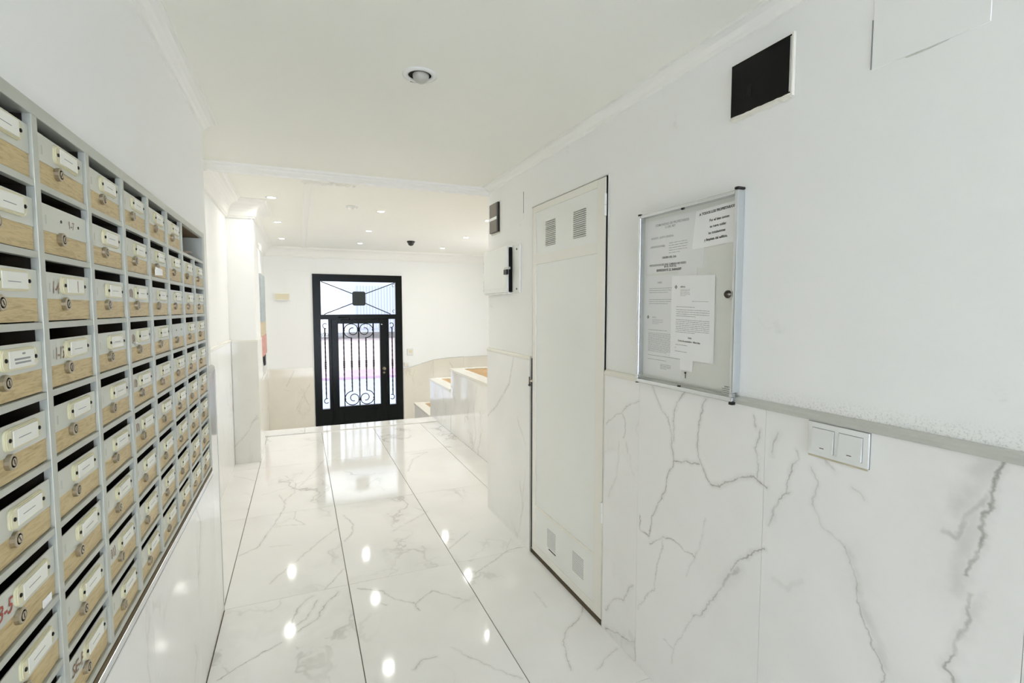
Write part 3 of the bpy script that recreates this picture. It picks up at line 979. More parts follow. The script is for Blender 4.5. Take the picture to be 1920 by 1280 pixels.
# slim bright edging under the bank
bb(MB(), -0.3995, XML + 0.003, BY0, BY1, 0.7425, 0.7475).build('edging', M['alu_shiny'], bank)
for c in range(1, NCOL):
    y = Y0 + c * PITCH_Y
    zt = ZTOP
    if c == NCOL - 1:
        zt = ZTOP - PITCH_Z                      # the last top compartment is double width
    m = MB()
    bb(m, XF - 0.012, XF, y - DIV / 2, y + DIV / 2, ZBOT, zt, 0, 0.001)
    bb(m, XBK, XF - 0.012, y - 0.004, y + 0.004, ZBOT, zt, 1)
    m.build('divider', [M['alu'], M['compartment_shade']], bank)
for r in range(1, NROW):
    z = ZTOP - r * PITCH_Z
    for c in range(NCOL):
        ya, yb = Y0 + c * PITCH_Y + DIV / 2, Y0 + (c + 1) * PITCH_Y - DIV / 2
        if r == 1 and c == NCOL - 2:
            yb = Y0 + NCOL * PITCH_Y - DIV / 2
        if r == 1 and c == NCOL - 1:
            continue
        m = MB()
        bb(m, XF - 0.012, XF - 0.0012, ya, yb, z, z + SHELF, 0, 0.0008)
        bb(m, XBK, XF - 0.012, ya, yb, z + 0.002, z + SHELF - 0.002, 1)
        m.build('shelf', [M['alu'], M['compartment_shade']], bank)
DW = PITCH_Y - DIV                               # door width
DH = PITCH_Z - SHELF - SLOT                      # door height
WOODH = DH - PLATE
# shared meshes, origin at the lower near corner of a door, x = 0 on its face
mb = MB()
mb.box(-0.003, 0.0, 0.0015, DW - 0.0015, 0.002, WOODH + 0.001)
ME_WOOD = mb.mesh('wood_panel', M['oak'])
mb = MB()
mb.box(-0.0008, 0.0012, 0.001, DW - 0.001, WOODH, DH, 0, 0.0005)
mb.box(0.0012, 0.0014, 0.022, 0.0265, WOODH + 0.012, WOODH + 0.027, 1)
ME_PLATE = mb.mesh('mailbox_door', [M['plate'], M['alu']])
def rounded(y0, y1, z0, z1, r, n=5):
    pts = []
    for cy, cz_, a0 in ((y1 - r, z0 + r, -90), (y1 - r, z1 - r, 0), (y0 + r, z1 - r, 90), (y0 + r, z0 + r, 180)):
        for i in range(n + 1):
            a = math.radians(a0 + 90 * i / n)
            pts.append((cy + r * math.cos(a), cz_ + r * math.sin(a)))
    return pts
HY0, HY1 = 0.066, 0.168
HZ0, HZ1 = WOODH + 0.008, WOODH + 0.040
mb = MB()
mb.prism(rounded(HY0, HY1, HZ0, HZ1, 0.010), 'x', 0.0012, 0.0042, 0)
mb.prism(rounded(HY0 + .0015, HY1 - .0015, HZ0 + .0015, HZ1 - .0015, 0.009), 'x', 0.0042, 0.0056, 0)
mb.box(0.0056, 0.0072, HY0 + 0.016, HY1 - 0.012, HZ0 + 0.0035, HZ1 - 0.0035, 1, 0.0012)
for yy in (HY0 + 0.009, HY1 - 0.006):
    mb.lathe([(0.0032, 0.0), (0.0032, 0.0012), (0.0018, 0.002)], (0.0056, yy, (HZ0 + HZ1) / 2), (1, 0, 0), 8, 2)
ME_HOLDER = mb.mesh('name_holder', [M['cream'], M['card'], M['screw']])
mb = MB()
mb.lathe([(0.0118, 0), (0.0118, 0.0062), (0.0104, 0.0074), (0.0082, 0.0074), (0.0080, 0.0060), (0.0056, 0.0060), (0.0056, 0.0080), (0.0, 0.0080)], (0, 0, 0), (1, 0, 0), 14, 0, False)
mb.box(0.0080, 0.0083, -0.0009, 0.0009, -0.004, 0.004, 1)
mb.lathe([(0.0081, 0.0061), (0.0057, 0.0061)], (0, 0, 0), (1, 0, 0), 14, 1, False)
ME_LOCK = mb.mesh('lock', [M['chrome'], M['screw']])
mb = MB()
for i, (a, b, h) in enumerate(((0.5, 0.62, 0.8), (0.18, 0.82, 0.5), (0.2, 0.84, 0.28))):
    hw = HY1 - HY0 - 0.03
    z = HZ0 + 0.0035 + (HZ1 - HZ0 - 0.007) * h
    mb.box(0.0072, 0.0074, HY0 + 0.016 + hw * a, HY0 + 0.016 + hw * b, z - 0.0014, z + 0.0014)
ME_NAME = mb.mesh('name_print', M['ink_grey'])
mb = MB()
mb.box(0.0072, 0.0074, HY0 + 0.030, HY0 + 0.066, HZ0 + 0.0150, HZ0 + 0.0162)
ME_NAME2 = mb.mesh('name_print', M['ink_grey'])
mb = MB()
mb.box(0.0072, 0.0074, HY0 + 0.058, HY0 + 0.0605, HZ0 + 0.006, HZ0 + 0.027)
ME_NAME3 = mb.mesh('name_print', M['ink_brown'])
mb = MB()
for yy in (0.083, 0.158):
    mb.lathe([(0.0028, 0.0), (0.0028, 0.0008)], (0.0012, yy, WOODH + 0.024), (1, 0, 0), 8, 0)
ME_HOLES = mb.mesh('screw_hole', M['screw'])
writing = {(2, 1): ('1-4', 'ink_brown'), (3, 1): ('1-13', 'ink_brown'), (1, 1): ('1-7', 'ink_brown'), (6, 0): ('3-5', 'ink_red'), (8, 1): ('SE-P', 'ink_brown')}
scribble = [(3, 3), (4, 3), (5, 3), (7, 2), (2, 3)]
rg = random.Random(11)
for r in range(NROW):
    for c in range(NCOL):
        if r == 0 and c >= NCOL - 2:
            continue
        ya = Y0 + c * PITCH_Y + DIV / 2
        zb = ZTOP - (r + 1) * PITCH_Z + SHELF
        d = put('mailbox_door', ME_PLATE, bank, (XF - REC - BO.x, ya - BO.y, zb - BO.z))
        put('wood_panel', ME_WOOD, d)
        nohold = (r, c) in ((1, 1), (3, 5))
        if nohold:
            put('screw_hole', ME_HOLES, d)
        else:
            h = put('name_holder', ME_HOLDER, d, (0, rg.uniform(-0.003, 0.003), rg.uniform(-0.001, 0.001)))
            h.rotation_euler = (rg.uniform(-0.015, 0.015), 0, 0)
            put('name_print', [ME_NAME, ME_NAME2, ME_NAME2, ME_NAME3][0 if (r, c) == (3, 0) else rg.choice((1, 1, 1, 2, 2)) if (r, c) != (2, 1) else 3], d, h.location)
        lk = put('lock', ME_LOCK, d, (0.0, 0.078 + rg.uniform(-0.002, 0.002), WOODH - 0.008))
        lk.rotation_euler = (rg.uniform(-0.8, 0.8), 0, 0)
        if (r, c) in writing:
            s, ink = writing[(r, c)]
            m = MB()
            if (r, c) == (1, 1):
                add_text(m, s, 0.020, (0.0018, 0.112, WOODH + 0.016), '+x', 0.0002)
            else:
                add_text(m, s, 0.030 if (r, c) != (6, 0) else 0.030, (0.0018, 0.030 if (r, c) == (2, 1) else (0.024 if r == 3 else 0.024 if r == 6 else 0.018), WOODH + 0.010), '+x', 0.0003, shear=0.2)
                if (r, c) in ((2, 1), (3, 1)):
                    for vi in range(len(m.v)):
                        x, y, z = m.v[vi]
                        m.v[vi] = (x, 0.032 + (y - 0.032) * 0.7, z)
            m.build('hand_lettering', M[ink], d)
        if (r, c) in scribble:
            m = MB()
            for q in range(3):
                yy = 0.026 + q * 0.009
                m.tube([(0.0016, yy, WOODH + 0.010 + rg.uniform(0, .004)), (0.0016, yy + 0.003, WOODH + 0.02), (0.0016, yy - 0.001, WOODH + 0.03 + rg.uniform(0, .004))], 0.0006, 4)
            m.build('pen_mark', M['ink_brown'], d)
# paper strip wedged under one lower door
# open double compartment: brown boards
ya, yb = Y0 + (NCOL - 2) * PITCH_Y + DIV / 2, Y0 + NCOL * PITCH_Y - DIV / 2
z0 = ZTOP - PITCH_Z + SHELF
m = MB()
bb(m, XBK, XF - 0.012, ya, yb, ZTOP - 0.003, ZTOP)
bb(m, XBK, XBK + 0.004, ya, yb, z0, ZTOP - 0.003)
bb(m, XBK, XF - 0.020, ya, yb, z0, z0 + 0.0015)
m.build('open_compartment', M['brown_board'], bank)
# loose post lying in the open compartment
def leaflet(label, pts_yz, x0, x1, mat, name='leaflet'):
    m = MB()
    n = len(pts_yz)
    v = []
    for y, z in pts_yz:
        v += [(x0, y, z), (x1, y + 0.006, z + 0.002), (x1, y + 0.006, z + 0.0035), (x0, y, z + 0.0015)]
    f = []
    for i in range(n - 1):
        for j in range(4):
            f.append((i * 4 + j, i * 4 + (j + 1) % 4, (i + 1) * 4 + (j + 1) % 4, (i + 1) * 4 + j))
    f += [(0, 1, 2, 3), tuple((n - 1) * 4 + j for j in (3, 2, 1, 0))]
    m.add(v, f, 0, True)
    return tag(m.build(name, mat), label, 'paper')
zz = z0 + 0.0020
leaflet('crumpled beige leaflet lying at the left of the open top compartment of the mailboxes', [(ya + 0.004, zz + 0.022), (ya + 0.03, zz + 0.026), (ya + 0.06, zz + 0.014), (ya + 0.09, zz + 0.003), (ya + 0.13, zz)], -0.50, -0.404, M['paper_old'])
leaflet('pinkish leaflet curled up at the right of the open top compartment of the mailboxes', [(ya + 0.11, zz + 0.006), (ya + 0.16, zz + 0.005), (ya + 0.20, zz + 0.013), (ya + 0.26, zz + 0.022), (ya + 0.31, zz + 0.020)], -0.505, -0.405, simple('pink_paper', srgb(206, 184, 172), 0.6))

# slips of paper stuck in two of the doors
zr = ZTOP - 7 * PITCH_Z + SHELF
m = MB()
m.box(-0.0004, 0.0006, 0.0, 0.030, 0.0, 0.017, 0, 0.0002)
tag(m.build('paper_slip', M['paper'], None, (XF - REC + 0.001, Y0 + DIV / 2 + 0.150, zr - 0.004)), 'tiny white paper slip wedged under a lower mailbox door, red 3-5 above it', 'paper')
zr = ZTOP - 2 * PITCH_Z + SHELF
m = MB()
m.prism([(0.0, 0.0), (0.085, 0.004), (0.085, 0.014), (0.0, 0.016)], 'x', 0.0, 0.0008)
m.prism([(0.0, 0.016), (0.085, 0.014), (0.080, 0.022), (0.004, 0.024)], 'x', 0.0008, 0.0014)
tag(m.build('paper_slip', M['paper'], None, (XF - REC + 0.0095, Y0 + 4 * PITCH_Y + DIV / 2 + 0.018, zr + 0.004)), 'folded white leaflet tucked behind a lock in the second row of mailboxes', 'paper')

# ================================================================== METER CUPBOARD DOOR
door2 = thing('door_2', (1.284, (CY0 + CY1) / 2, 0.0), 'tall white enamelled metal cupboard door with louvred vents in the right wall', None, None, 'structure')
o2 = door2.location
def b2(m, x0, x1, y0, y1, z0, z1, mi=0, bev=0.0):
    return m.box(x0 - o2.x, x1 - o2.x, y0 - o2.y, y1 - o2.y, z0 - o2.z, z1 - o2.z, mi, bev)
LY0, LY1, LZ0, LZ1 = 1.950, 2.718, 0.026, 2.090
# frame leaf with three panels
XD = 1.279
m = MB()
b2(m, XD, XD + 0.035, LY0, LY0 + 0.070, LZ0, LZ1, 0, 0.0015)
b2(m, XD, XD + 0.035, LY1 - 0.042, LY1, LZ0, LZ1, 0, 0.0015)
b2(m, XD, XD + 0.035, LY0 + 0.070, LY1 - 0.042, LZ0, 0.070)
b2(m, XD, XD + 0.035, LY0 + 0.070, LY1 - 0.042, 0.300, 0.318)
b2(m, XD, XD + 0.035, LY0 + 0.070, LY1 - 0.042, 1.755, 1.808)
b2(m, XD, XD + 0.035, LY0 + 0.070, LY1 - 0.042, 2.055, LZ1)
m.build('door_frame', M['cream_metal'], door2)
pa, pb = LY0 + 0.070, LY1 - 0.042
b2(MB(), XD + 0.006, XD + 0.012, pa, pb, 0.318, 1.755).build('door_panel', M['white_metal'], door2)
def vent_panel(z0, z1, vents, dark):
    """panel pierced by groups of louvre slots"""
    m = MB()
    b2(m, XD + 0.004, XD + 0.012, pa, pb, z0, z1)
    p = m.build('vent_panel', M['white_metal'], door2)
    for (va, vb, wa, wb, n) in vents:
        h = (wb - wa) / n
        for i in range(n):
            zz_ = wa + i * h
            s = MB()
            x = XD + 0.004
            pr = 0.0014 if dark == 'ink_grey' else 0.0055
            s.prism([(x - 0.0002, zz_), (x - pr, zz_ + h * 0.15), (x - pr, zz_ + h * 0.30), (x - 0.0002, zz_ + h * 0.66)], 'y', va, vb, 0)
            v2 = [(vx - o2.x, vy - o2.y, vz - o2.z) for vx, vy, vz in s.v]
            s.v = v2
            so = s.build('louvre', M['white_metal'], p)
        g = MB()
        for i in range(n):
            zz_ = wa + i * h
            if dark == 'ink_grey':                       # low vents are seen from above
                b2(g, XD + 0.0034, XD + 0.0042, va, vb, zz_ + h * 0.70, zz_ + h * 1.02)
            else:
                b2(g, XD + 0.0036, XD + 0.0042, va, vb, zz_ - h * 0.22, zz_ + 0.0002)
        g.build('slot', M[dark], p)
vent_panel(1.808, 2.055, [(2.436, 2.556, 1.850, 1.992, 14), (2.122, 2.245, 1.852, 1.992, 14)], 'chrome_dark')
vent_panel(0.070, 0.300, [(2.418, 2.520, 0.128, 0.236, 12), (2.118, 2.228, 0.128, 0.236, 12)], 'ink_grey')
b2(MB(), XD + 0.0028, XD + 0.0038, 2.415, 2.500, 0.118, 0.1235).build('open_slot', M['gap'], door2)
# surround: white jambs, dark filler strips painting the shade of the gaps, hinge knuckles
m = MB()
b2(m, 1.2860, 1.330, CY0 + 0.001, LY0 - 0.0076, 0.002, CZ1 - 0.002)
b2(m, 1.2860, 1.330, LY1 + 0.0165, CY1 - 0.0002, 0.002, CZ1 - 0.002)
b2(m, 1.2860, 1.330, LY0 - 0.006, LY1 + 0.014, LZ1 + 0.004, CZ1 - 0.002)
m.build('door_surround', M['white_metal'], door2)
b2(MB(), 1.2822, 1.302, LY0 - 0.0075, LY0 - 0.0002, 1.205, LZ1 + 0.003).build('hinge_gap_shade', M['gap'], door2)
b2(MB(), 1.2822, 1.302, LY0 - 0.0058, LY0 - 0.0032, 0.03, 1.2049).build('hinge_gap_shade', M['chrome_dark'], door2)
b2(MB(), 1.2822, 1.302, LY0 - 0.006, LY1 + 0.014, LZ1 + 0.0002, LZ1 + 0.0038).build('top_gap_shade', M['chrome_dark'], door2)
b2(MB(), 1.2812, 1.302, LY1 + 0.0005, LY1 + 0.0162, 0.03, 1.20).build('latch_gap_shade', M['gap'], door2)
b2(MB(), 1.277, 1.330, LY0 - 0.006, LY1 + 0.014, 0.001, LZ0 - 0.004).build('sill_grime', M['grime'], door2)
for z in (1.965, 0.55):
    m = MB()
    for q in range(2):
        m.lathe([(0.0065, 0), (0.0065, 0.048)], (XD - 0.004 - o2.x, LY0 - 0.004 - o2.y, z - 0.05 + q * 0.0495 - o2.z), (0, 0, 1), 10, 0)
    m.build('hinge', M['white_metal'], door2)
m = MB()
m.lathe([(0.012, 0), (0.012, 0.012), (0.007, 0.016)], (1.279 - o2.x, 2.728 - o2.y, 1.065 - o2.z), (-1, 0, 0), 12, 0)
b2(m, 1.262, 1.266, 2.722, 2.734, 1.045, 1.090, 1, 0.001)
m.lathe([(0.006, 0), (0.009, 0.006), (0.006, 0.014)], (1.272 - o2.x, 2.728 - o2.y, 1.040 - o2.z), (-1, 0, 0), 10, 1)
m.build('lock', [M['chrome'], M['chrome_dark']], door2)

# ================================================================== NOTICE BOARD
NY0, NY1, NZ0, NZ1, ND = 1.183, 1.680, 1.2245, 1.873, 0.032
XN = XR - ND
nb = thing('notice_board', (XR, (NY0 + NY1) / 2, NZ0), 'aluminium framed glazed notice board hanging on the right wall', 'notice board')
oN = nb.location
def bn(m, x0, x1, y0, y1, z0, z1, mi=0, bev=0.0):
    return m.box(x0 - oN.x, x1 - oN.x, y0 - oN.y, y1 - oN.y, z0 - oN.z, z1 - oN.z, mi, bev)
Z0N = 1.203
FW = 0.013
bn(MB(), XR - 0.006, XR - 0.0005, NY0 + 0.004, NY1 - 0.004, Z0N + 0.026, NZ1 - 0.004).build('backing', M['board_back'], nb)
bn(MB(), XN, XR - 0.0005, NY0, NY0 + FW, Z0N + 0.026, NZ1 - 0.005, 0, 0.004).build('frame_stile', M['alu_shiny'], nb)
bn(MB(), XN, XR - 0.0005, NY1 - FW, NY1, Z0N + 0.026, NZ1 - 0.005, 0, 0.004).build('frame_stile', M['alu_shiny'], nb)
bn(MB(), XN, XR - 0.0005, NY0 + FW, NY1 - FW, NZ1 - 0.018, NZ1 - 0.005, 0, 0.003).build('frame_rail', M['alu_shiny'], nb)
bn(MB(), XN, 1.2700, NY0 + 0.002, NY1 - 0.002, Z0N + 0.0, Z0N + 0.014, 0, 0.003).build('frame_rail', M['alu_shiny'], nb)
bn(MB(), XN, 1.2700, NY0, NY0 + FW, Z0N + 0.014, Z0N + 0.026, 0, 0.001).build('frame_foot', M['alu_shiny'], nb)
bn(MB(), XN, 1.2700, NY1 - FW, NY1, Z0N + 0.014, Z0N + 0.026, 0, 0.001).build('frame_foot', M['alu_shiny'], nb)
bn(MB(), XN - 0.001, XR - 0.001, NY0 - 0.001, NY0 + FW + 0.001, NZ1 - 0.005, NZ1 + 0.004, 0, 0.003).build('corner_cap', M['black_plastic'], nb)
bn(MB(), XN - 0.001, 1.2700, NY0 - 0.001, NY0 + FW + 0.001, Z0N - 0.010, Z0N, 0, 0.002).build('corner_cap', M['black_plastic'], nb)
bn(MB(), XN - 0.001, XN + 0.012, NY1 - FW + 0.002, NY1 + 0.001, NZ1 - 0.006, NZ1, 0, 0.001).build('corner_cap', M['screw'], nb)
bn(MB(), XN - 0.001, XN + 0.012, NY1 - 0.008, NY1 + 0.001, Z0N - 0.004, Z0N, 0, 0.001).build('corner_cap', M['black_plastic'], nb)
for z in (NZ1 - 0.020, Z0N + 0.016):
    bn(MB(), XN + 0.001, XN + 0.008, 1.425, 1.437, z - 0.004, z + 0.003, 0, 0.001).build('glazing_clip', M['black_plastic'], nb)
for z in (NZ1 - 0.030, Z0N + 0.022):
    bn(MB(), XN + 0.004, XN + 0.014, NY1 - FW - 0.012, NY1 - FW, z, z + 0.012, 0, 0.002).build('corner_bracket', M['alu'], nb)
bn(MB(), XN + 0.003, XN + 0.006, NY0 + FW, NY1 - FW, Z0N + 0.014, NZ1 - 0.018).build('glazing', M['board_glass'], nb)
m = MB()
m.lathe([(0.013, 0), (0.013, 0.004), (0.009, 0.007), (0.009, 0.010), (0.005, 0.010), (0.005, 0.013), (0, 0.013)], (XN + 0.003 - oN.x, 1.213 - oN.y, 1.545 - oN.z), (-1, 0, 0), 14, 0)
m.build('lock', M['chrome_dark'], nb)

# ---- notices pinned in the board (each sheet is its own thing)
def sheet(label, corners, x, lines, mat='paper', extra=None):
    """corners: (y,z) TL, TR, BR, BL; lines: list of dicts"""
    ys_ = [c[0] for c in corners]; zs_ = [c[1] for c in corners]
    t = thing('notice', (x, sum(ys_) / 4, min(zs_)), label, 'paper')
    o = t.location
    m = MB()
    v = [(0.0 - 0.0, c[0] - o.y, c[1] - o.z) for c in corners] + [(0.0006, c[0] - o.y, c[1] - o.z) for c in corners]
    m.add(v, [(0, 1, 2, 3), (7, 6, 5, 4), (0, 4, 5, 1), (1, 5, 6, 2), (2, 6, 7, 3), (3, 7, 4, 0)])
    m.build('sheet', M[mat], t)
    TL, TR, BR, BL = [Vector(c) for c in corners]
    def at(u, v_):                       # u from left to right, v from top to bottom
        a = TL.lerp(TR, u); b = BL.lerp(BR, u)
        return a.lerp(b, v_)
    m = MB()
    for ln in lines:
        if ln[0] == 't':
            _, s, u, vv, size, al, bold, ink = ln
            p = at(u, vv)
            ang = math.atan2(TR.y - TL.y, TL.x - TR.x)
            add_text(m, s, size, (-0.0004, p.x - o.y, p.y - o.z), '-x', bold, al, ink, ang)
        elif ln[0] == 'l':               # a line of small print: word-like dashes
            _, u0, u1, vv, th, ink = ln
            rr = random.Random(int(vv * 977) + int(u0 * 131))
            u = u0
            while u < u1:
                wlen = min(rr.uniform(0.02, 0.08), u1 - u)
                a, b = at(u, vv), at(u + wlen, vv)
                m.quad((-0.0004, a.x - o.y, a.y - o.z), (-0.0004, b.x - o.y, b.y - o.z), (-0.0004, b.x - o.y, b.y - o.z + th), (-0.0004, a.x - o.y, a.y - o.z + th), ink)
                u += wlen + 0.012
        elif ln[0] == 'd':               # small diamond emblem made of four lozenges
            _, u, vv, s = ln
            p = at(u, vv)
            for dy, dz in ((0, s), (0, -s), (s, 0), (-s, 0)):
                q = s * 0.8
                cy_, cz2 = p.x - o.y + dy, p.y - o.z + dz
                m.add([(-0.0004, cy_, cz2 + q), (-0.0004, cy_ + q, cz2), (-0.0004, cy_, cz2 - q), (-0.0004, cy_ - q, cz2)], [(0, 1, 2, 3)], 0)
    m.build('print', [M['ink_black'], M['ink_grey']], t)
    return t
para = lambda u0, u1, v0, v1, n, th=0.0016, ink=1: [('l', u0, u1 if i < n - 1 else u0 + (u1 - u0) * 0.6, v0 + (v1 - v0) * i / max(1, n - 1), th, ink) for i in range(n)]
XB = XR - 0.0068
# back row of sheets
sheet('large notice with headed paragraphs at the top left of the notice board',
      [(1.652, 1.842), (1.345, 1.838), (1.345, 1.640), (1.654, 1.636)], XB - 0.0003,
      [('t', 'COMUNIDAD DE PROPIETARIOS', 0.16, 0.13, 0.0125, 'LEFT', 0.0002, 1), ('t', 'C/ DEL REY', 0.34, 0.19, 0.0115, 'LEFT', 0.0002, 1),
       ('t', 'ASUNTO:  JUNTA GENERAL', 0.08, 0.36, 0.0105, 'LEFT', 0.0001, 1), ('t', 'CONVOCATORIA', 0.07, 0.52, 0.0105, 'LEFT', 0.0001, 1)]
      + para(0.42, 0.74, 0.48, 0.66, 5) + [('t', 'ORDEN DEL DIA', 0.30, 0.745, 0.0105, 'LEFT', 0.0002, 0),
       ('t', 'INSTALACION DE UNA CAMARA DE VIDEO', 0.06, 0.865, 0.0105, 'LEFT', 0.0002, 0), ('t', 'EN EL PORTAL', 0.34, 0.915, 0.0105, 'LEFT', 0.0002, 0),
       ('t', 'EXPEDIENTE 22 3684/6297', 0.20, 0.975, 0.0120, 'LEFT', 0.0004, 0)], 'paper_old')
sheet('narrow letter half hidden on the left of the notice board, diamond emblem on its edge',
      [(1.655, 1.628), (1.440, 1.626), (1.440, 1.235), (1.658, 1.238)], XB - 0.0003,
      [('t', 'AVISO', 0.33, 0.08, 0.009, 'LEFT', 0.0001, 1)] + para(0.10, 0.95, 0.13, 0.17, 3) + para(0.10, 0.95, 0.24, 0.28, 3)
      + [('d', 0.08, 0.415, 0.0042), ('t', 'admon', 0.20, 0.42, 0.008, 'LEFT', 0.0001, 1)] + para(0.2, 0.5, 0.44, 0.48, 4, 0.0010)
      + para(0.10, 0.95, 0.545, 0.55, 1) + para(0.10, 0.95, 0.575, 0.76, 16, 0.0013) + para(0.10, 0.95, 0.80, 0.84, 2)
      + para(0.45, 0.72, 0.88, 0.92, 4, 0.0016), 'paper_old')
sheet('small blank slip taped above the white letter in the notice board', [(1.470, 1.640), (1.375, 1.640), (1.375, 1.585), (1.470, 1.585)], XB - 0.0011, [], 'paper_old')
sheet('small blank slip hanging below the white letter in the notice board', [(1.452, 1.335), (1.385, 1.332), (1.388, 1.272), (1.450, 1.276)], XB - 0.0011, [], 'paper')
sheet('bright white letter with diamond emblem in the middle of the notice board',
      [(1.500, 1.620), (1.288, 1.612), (1.287, 1.312), (1.502, 1.318)], XB - 0.0035,
      [('d', 0.11, 0.135, 0.0042), ('t', 'admon', 0.22, 0.14, 0.009, 'LEFT', 0.0002, 0)] + para(0.22, 0.45, 0.165, 0.24, 6, 0.0011)
      + [('l', 0.50, 0.88, 0.305, 0.0012, 1)] + para(0.13, 0.88, 0.375, 0.38, 1) + para(0.13, 0.90, 0.41, 0.485, 4) + para(0.13, 0.90, 0.53, 0.68, 8)
      + [('t', 'Aviso', 0.43, 0.745, 0.008, 'LEFT', 0.0003, 0), ('t', 'Corte de suministro - Miercoles', 0.19, 0.79, 0.0085, 'LEFT', 0.0003, 0)]
      + para(0.13, 0.62, 0.835, 0.84, 1) + para(0.12, 0.16, 0.87, 0.875, 1) + para(0.12, 0.60, 0.915, 0.92, 1))
sheet('slightly tilted notice to all owners at the top right of the notice board',
      [(1.385, 1.836), (1.198, 1.842), (1.198, 1.712), (1.402, 1.706)], XB - 0.0020,
      [('t', 'A TODOS LOS PROPIETARIOS', 0.10, 0.145, 0.0115, 'LEFT', 0.0005, 0), ('t', 'Por el bien comun', 0.36, 0.36, 0.0115, 'LEFT', 0.0004, 0),
       ('t', 'se ruega cuidar', 0.38, 0.52, 0.0115, 'LEFT', 0.0004, 0), ('t', 'las instalaciones', 0.36, 0.68, 0.0115, 'LEFT', 0.0004, 0), ('t', 'y limpieza del edificio.', 0.28, 0.84, 0.0115, 'LEFT', 0.0004, 0)])
sheet('small printed label in the lower right corner of the notice board',
      [(1.252, 1.250), (1.198, 1.250), (1.198, 1.219), (1.252, 1.219)], XB - 0.0003,
      [('t', 'Junta Directiva', 0.25, 0.25, 0.0075, 'LEFT', 0.0002, 0)] + para(0.05, 1.0, 0.45, 0.85, 3, 0.0018, 0), 'board_back')
# push pin under the hanging slip
m = MB()
m.lathe([(0.0035, 0), (0.0035, 0.003), (0.002, 0.005)], (0, 0, 0), (-1, 0, 0), 8, 0).box(-0.002, 0.0, -0.0008, 0.0008, -0.020, 0.0)
tag(m.build('push_pin', M['screw'], None, (XB - 0.002, 1.419, 1.268)), 'dark push pin under the hanging slip in the notice board', 'pin')

# ================================================================== SMALL THINGS ON THE RIGHT WALL
# double light switch set into the wainscot
sw = thing('light_switch', (XM, 0.853, 1.150), 'white double light switch in the right wainscot under the rail', 'switch')
m = MB().box(-0.006, 0.0, -0.080, 0.080, -0.044, 0.045, 0, 0.002)
m.build('plate', M['white_plastic'], sw)
MB().box(-0.0012, 0.0, -0.0814, 0.0814, -0.0448, 0.0464).build('plate_outline_shade', M['ink_grey'], sw)  # grey outline paints a thin shadow around the plate
for s in (1, -1):
    c = s * 0.036
    MB().box(-0.0064, -0.0059, c - 0.0305, c + 0.0305, -0.0315, 0.0315).build('groove_shade', M['ink_grey'], sw)  # grey frame paints the shade in the gap around the rocker
    r = MB().prism([(-0.006, -0.030), (-0.0115, -0.030), (-0.0078, 0.030), (-0.006, 0.030)][::-1], 'y', c - 0.029, c + 0.029).build('rocker', M['white_plastic'], sw)
    MB().box(-0.01125, -0.0105, c - 0.006, c + 0.006, -0.0215, -0.0195).build('marker', M['chrome_dark'], r)
MB().box(-0.0035, 0.0, -0.078, 0.078, -0.049, -0.0442).build('grime_edge', simple('yellowed_filler', srgb(206, 198, 172), 0.8, var=0.25, vscale=60), sw)

# dark glass cover near the ceiling
fc = thing('cover_panel', (XR, 1.137, 2.095), 'black glass cover panel with white plaster lip high on the right wall', 'panel')
MB().box(-0.0095, -0.0005, -0.106, 0.106, 0.004, 0.166, 0, 0.0015).build('cover', M['black_glass'], fc)
MB().box(-0.0105, -0.0095, 0.028, 0.045, 0.045, 0.085).build('slot', M['gap'], fc)
m = MB()
rr = random.Random(3)
n = 16
v, f = [], []
for i in range(n + 1):
    y = -0.106 + 0.212 * i / n
    h = 0.012 + rr.uniform(-0.0015, 0.0015)
    tz = 0.004 + rr.uniform(0.0, 0.0022)
    v += [(-0.0005, y, tz), (-0.0125, y, tz), (-0.0125, y, tz - h * 0.6), (-0.0005, y, tz - h)]
for i in range(n):
    for j in range(4):
        f.append((i * 4 + j, i * 4 + (j + 1) % 4, (i + 1) * 4 + (j + 1) % 4, (i + 1) * 4 + j))
f += [(0, 1, 2, 3), (n * 4 + 3, n * 4 + 2, n * 4 + 1, n * 4)]
m.add(v, f)
m.build('plaster_lip', M['stone_cap'], fc)
MB().box(-0.011, -0.0005, -0.1125, -0.1062, -0.002, 0.170, 0, 0.001).build('side_edge', M['stone_cap'], fc)
MB().box(-0.0108, -0.0095, -0.1055, -0.1020, 0.010, 0.160).build('edge_strip', M['alu_shiny'], fc)

# small smoky glass box further along
sb = thing('meter_window', (XR, 3.335, 2.03), 'small smoky glass meter window high on the right wall near the corner', 'meter')
MB().box(-0.006, -0.0005, -0.090, 0.090, -0.010, 0.208, 0, 0.0015).build('surround', M['stone_cap'], sb)
MB().box(-0.022, -0.006, -0.078, 0.080, 0.0, 0.200, 0, 0.001).build('body', M['black_plastic'], sb)
MB().box(-0.0235, -0.022, -0.062, 0.079, 0.002, 0.198).build('glass', M['smoky'], sb)
MB().box(-0.0242, -0.0235, -0.062, 0.079, 0.085, 0.105).build('glare_strip', M['paper_old'], sb)

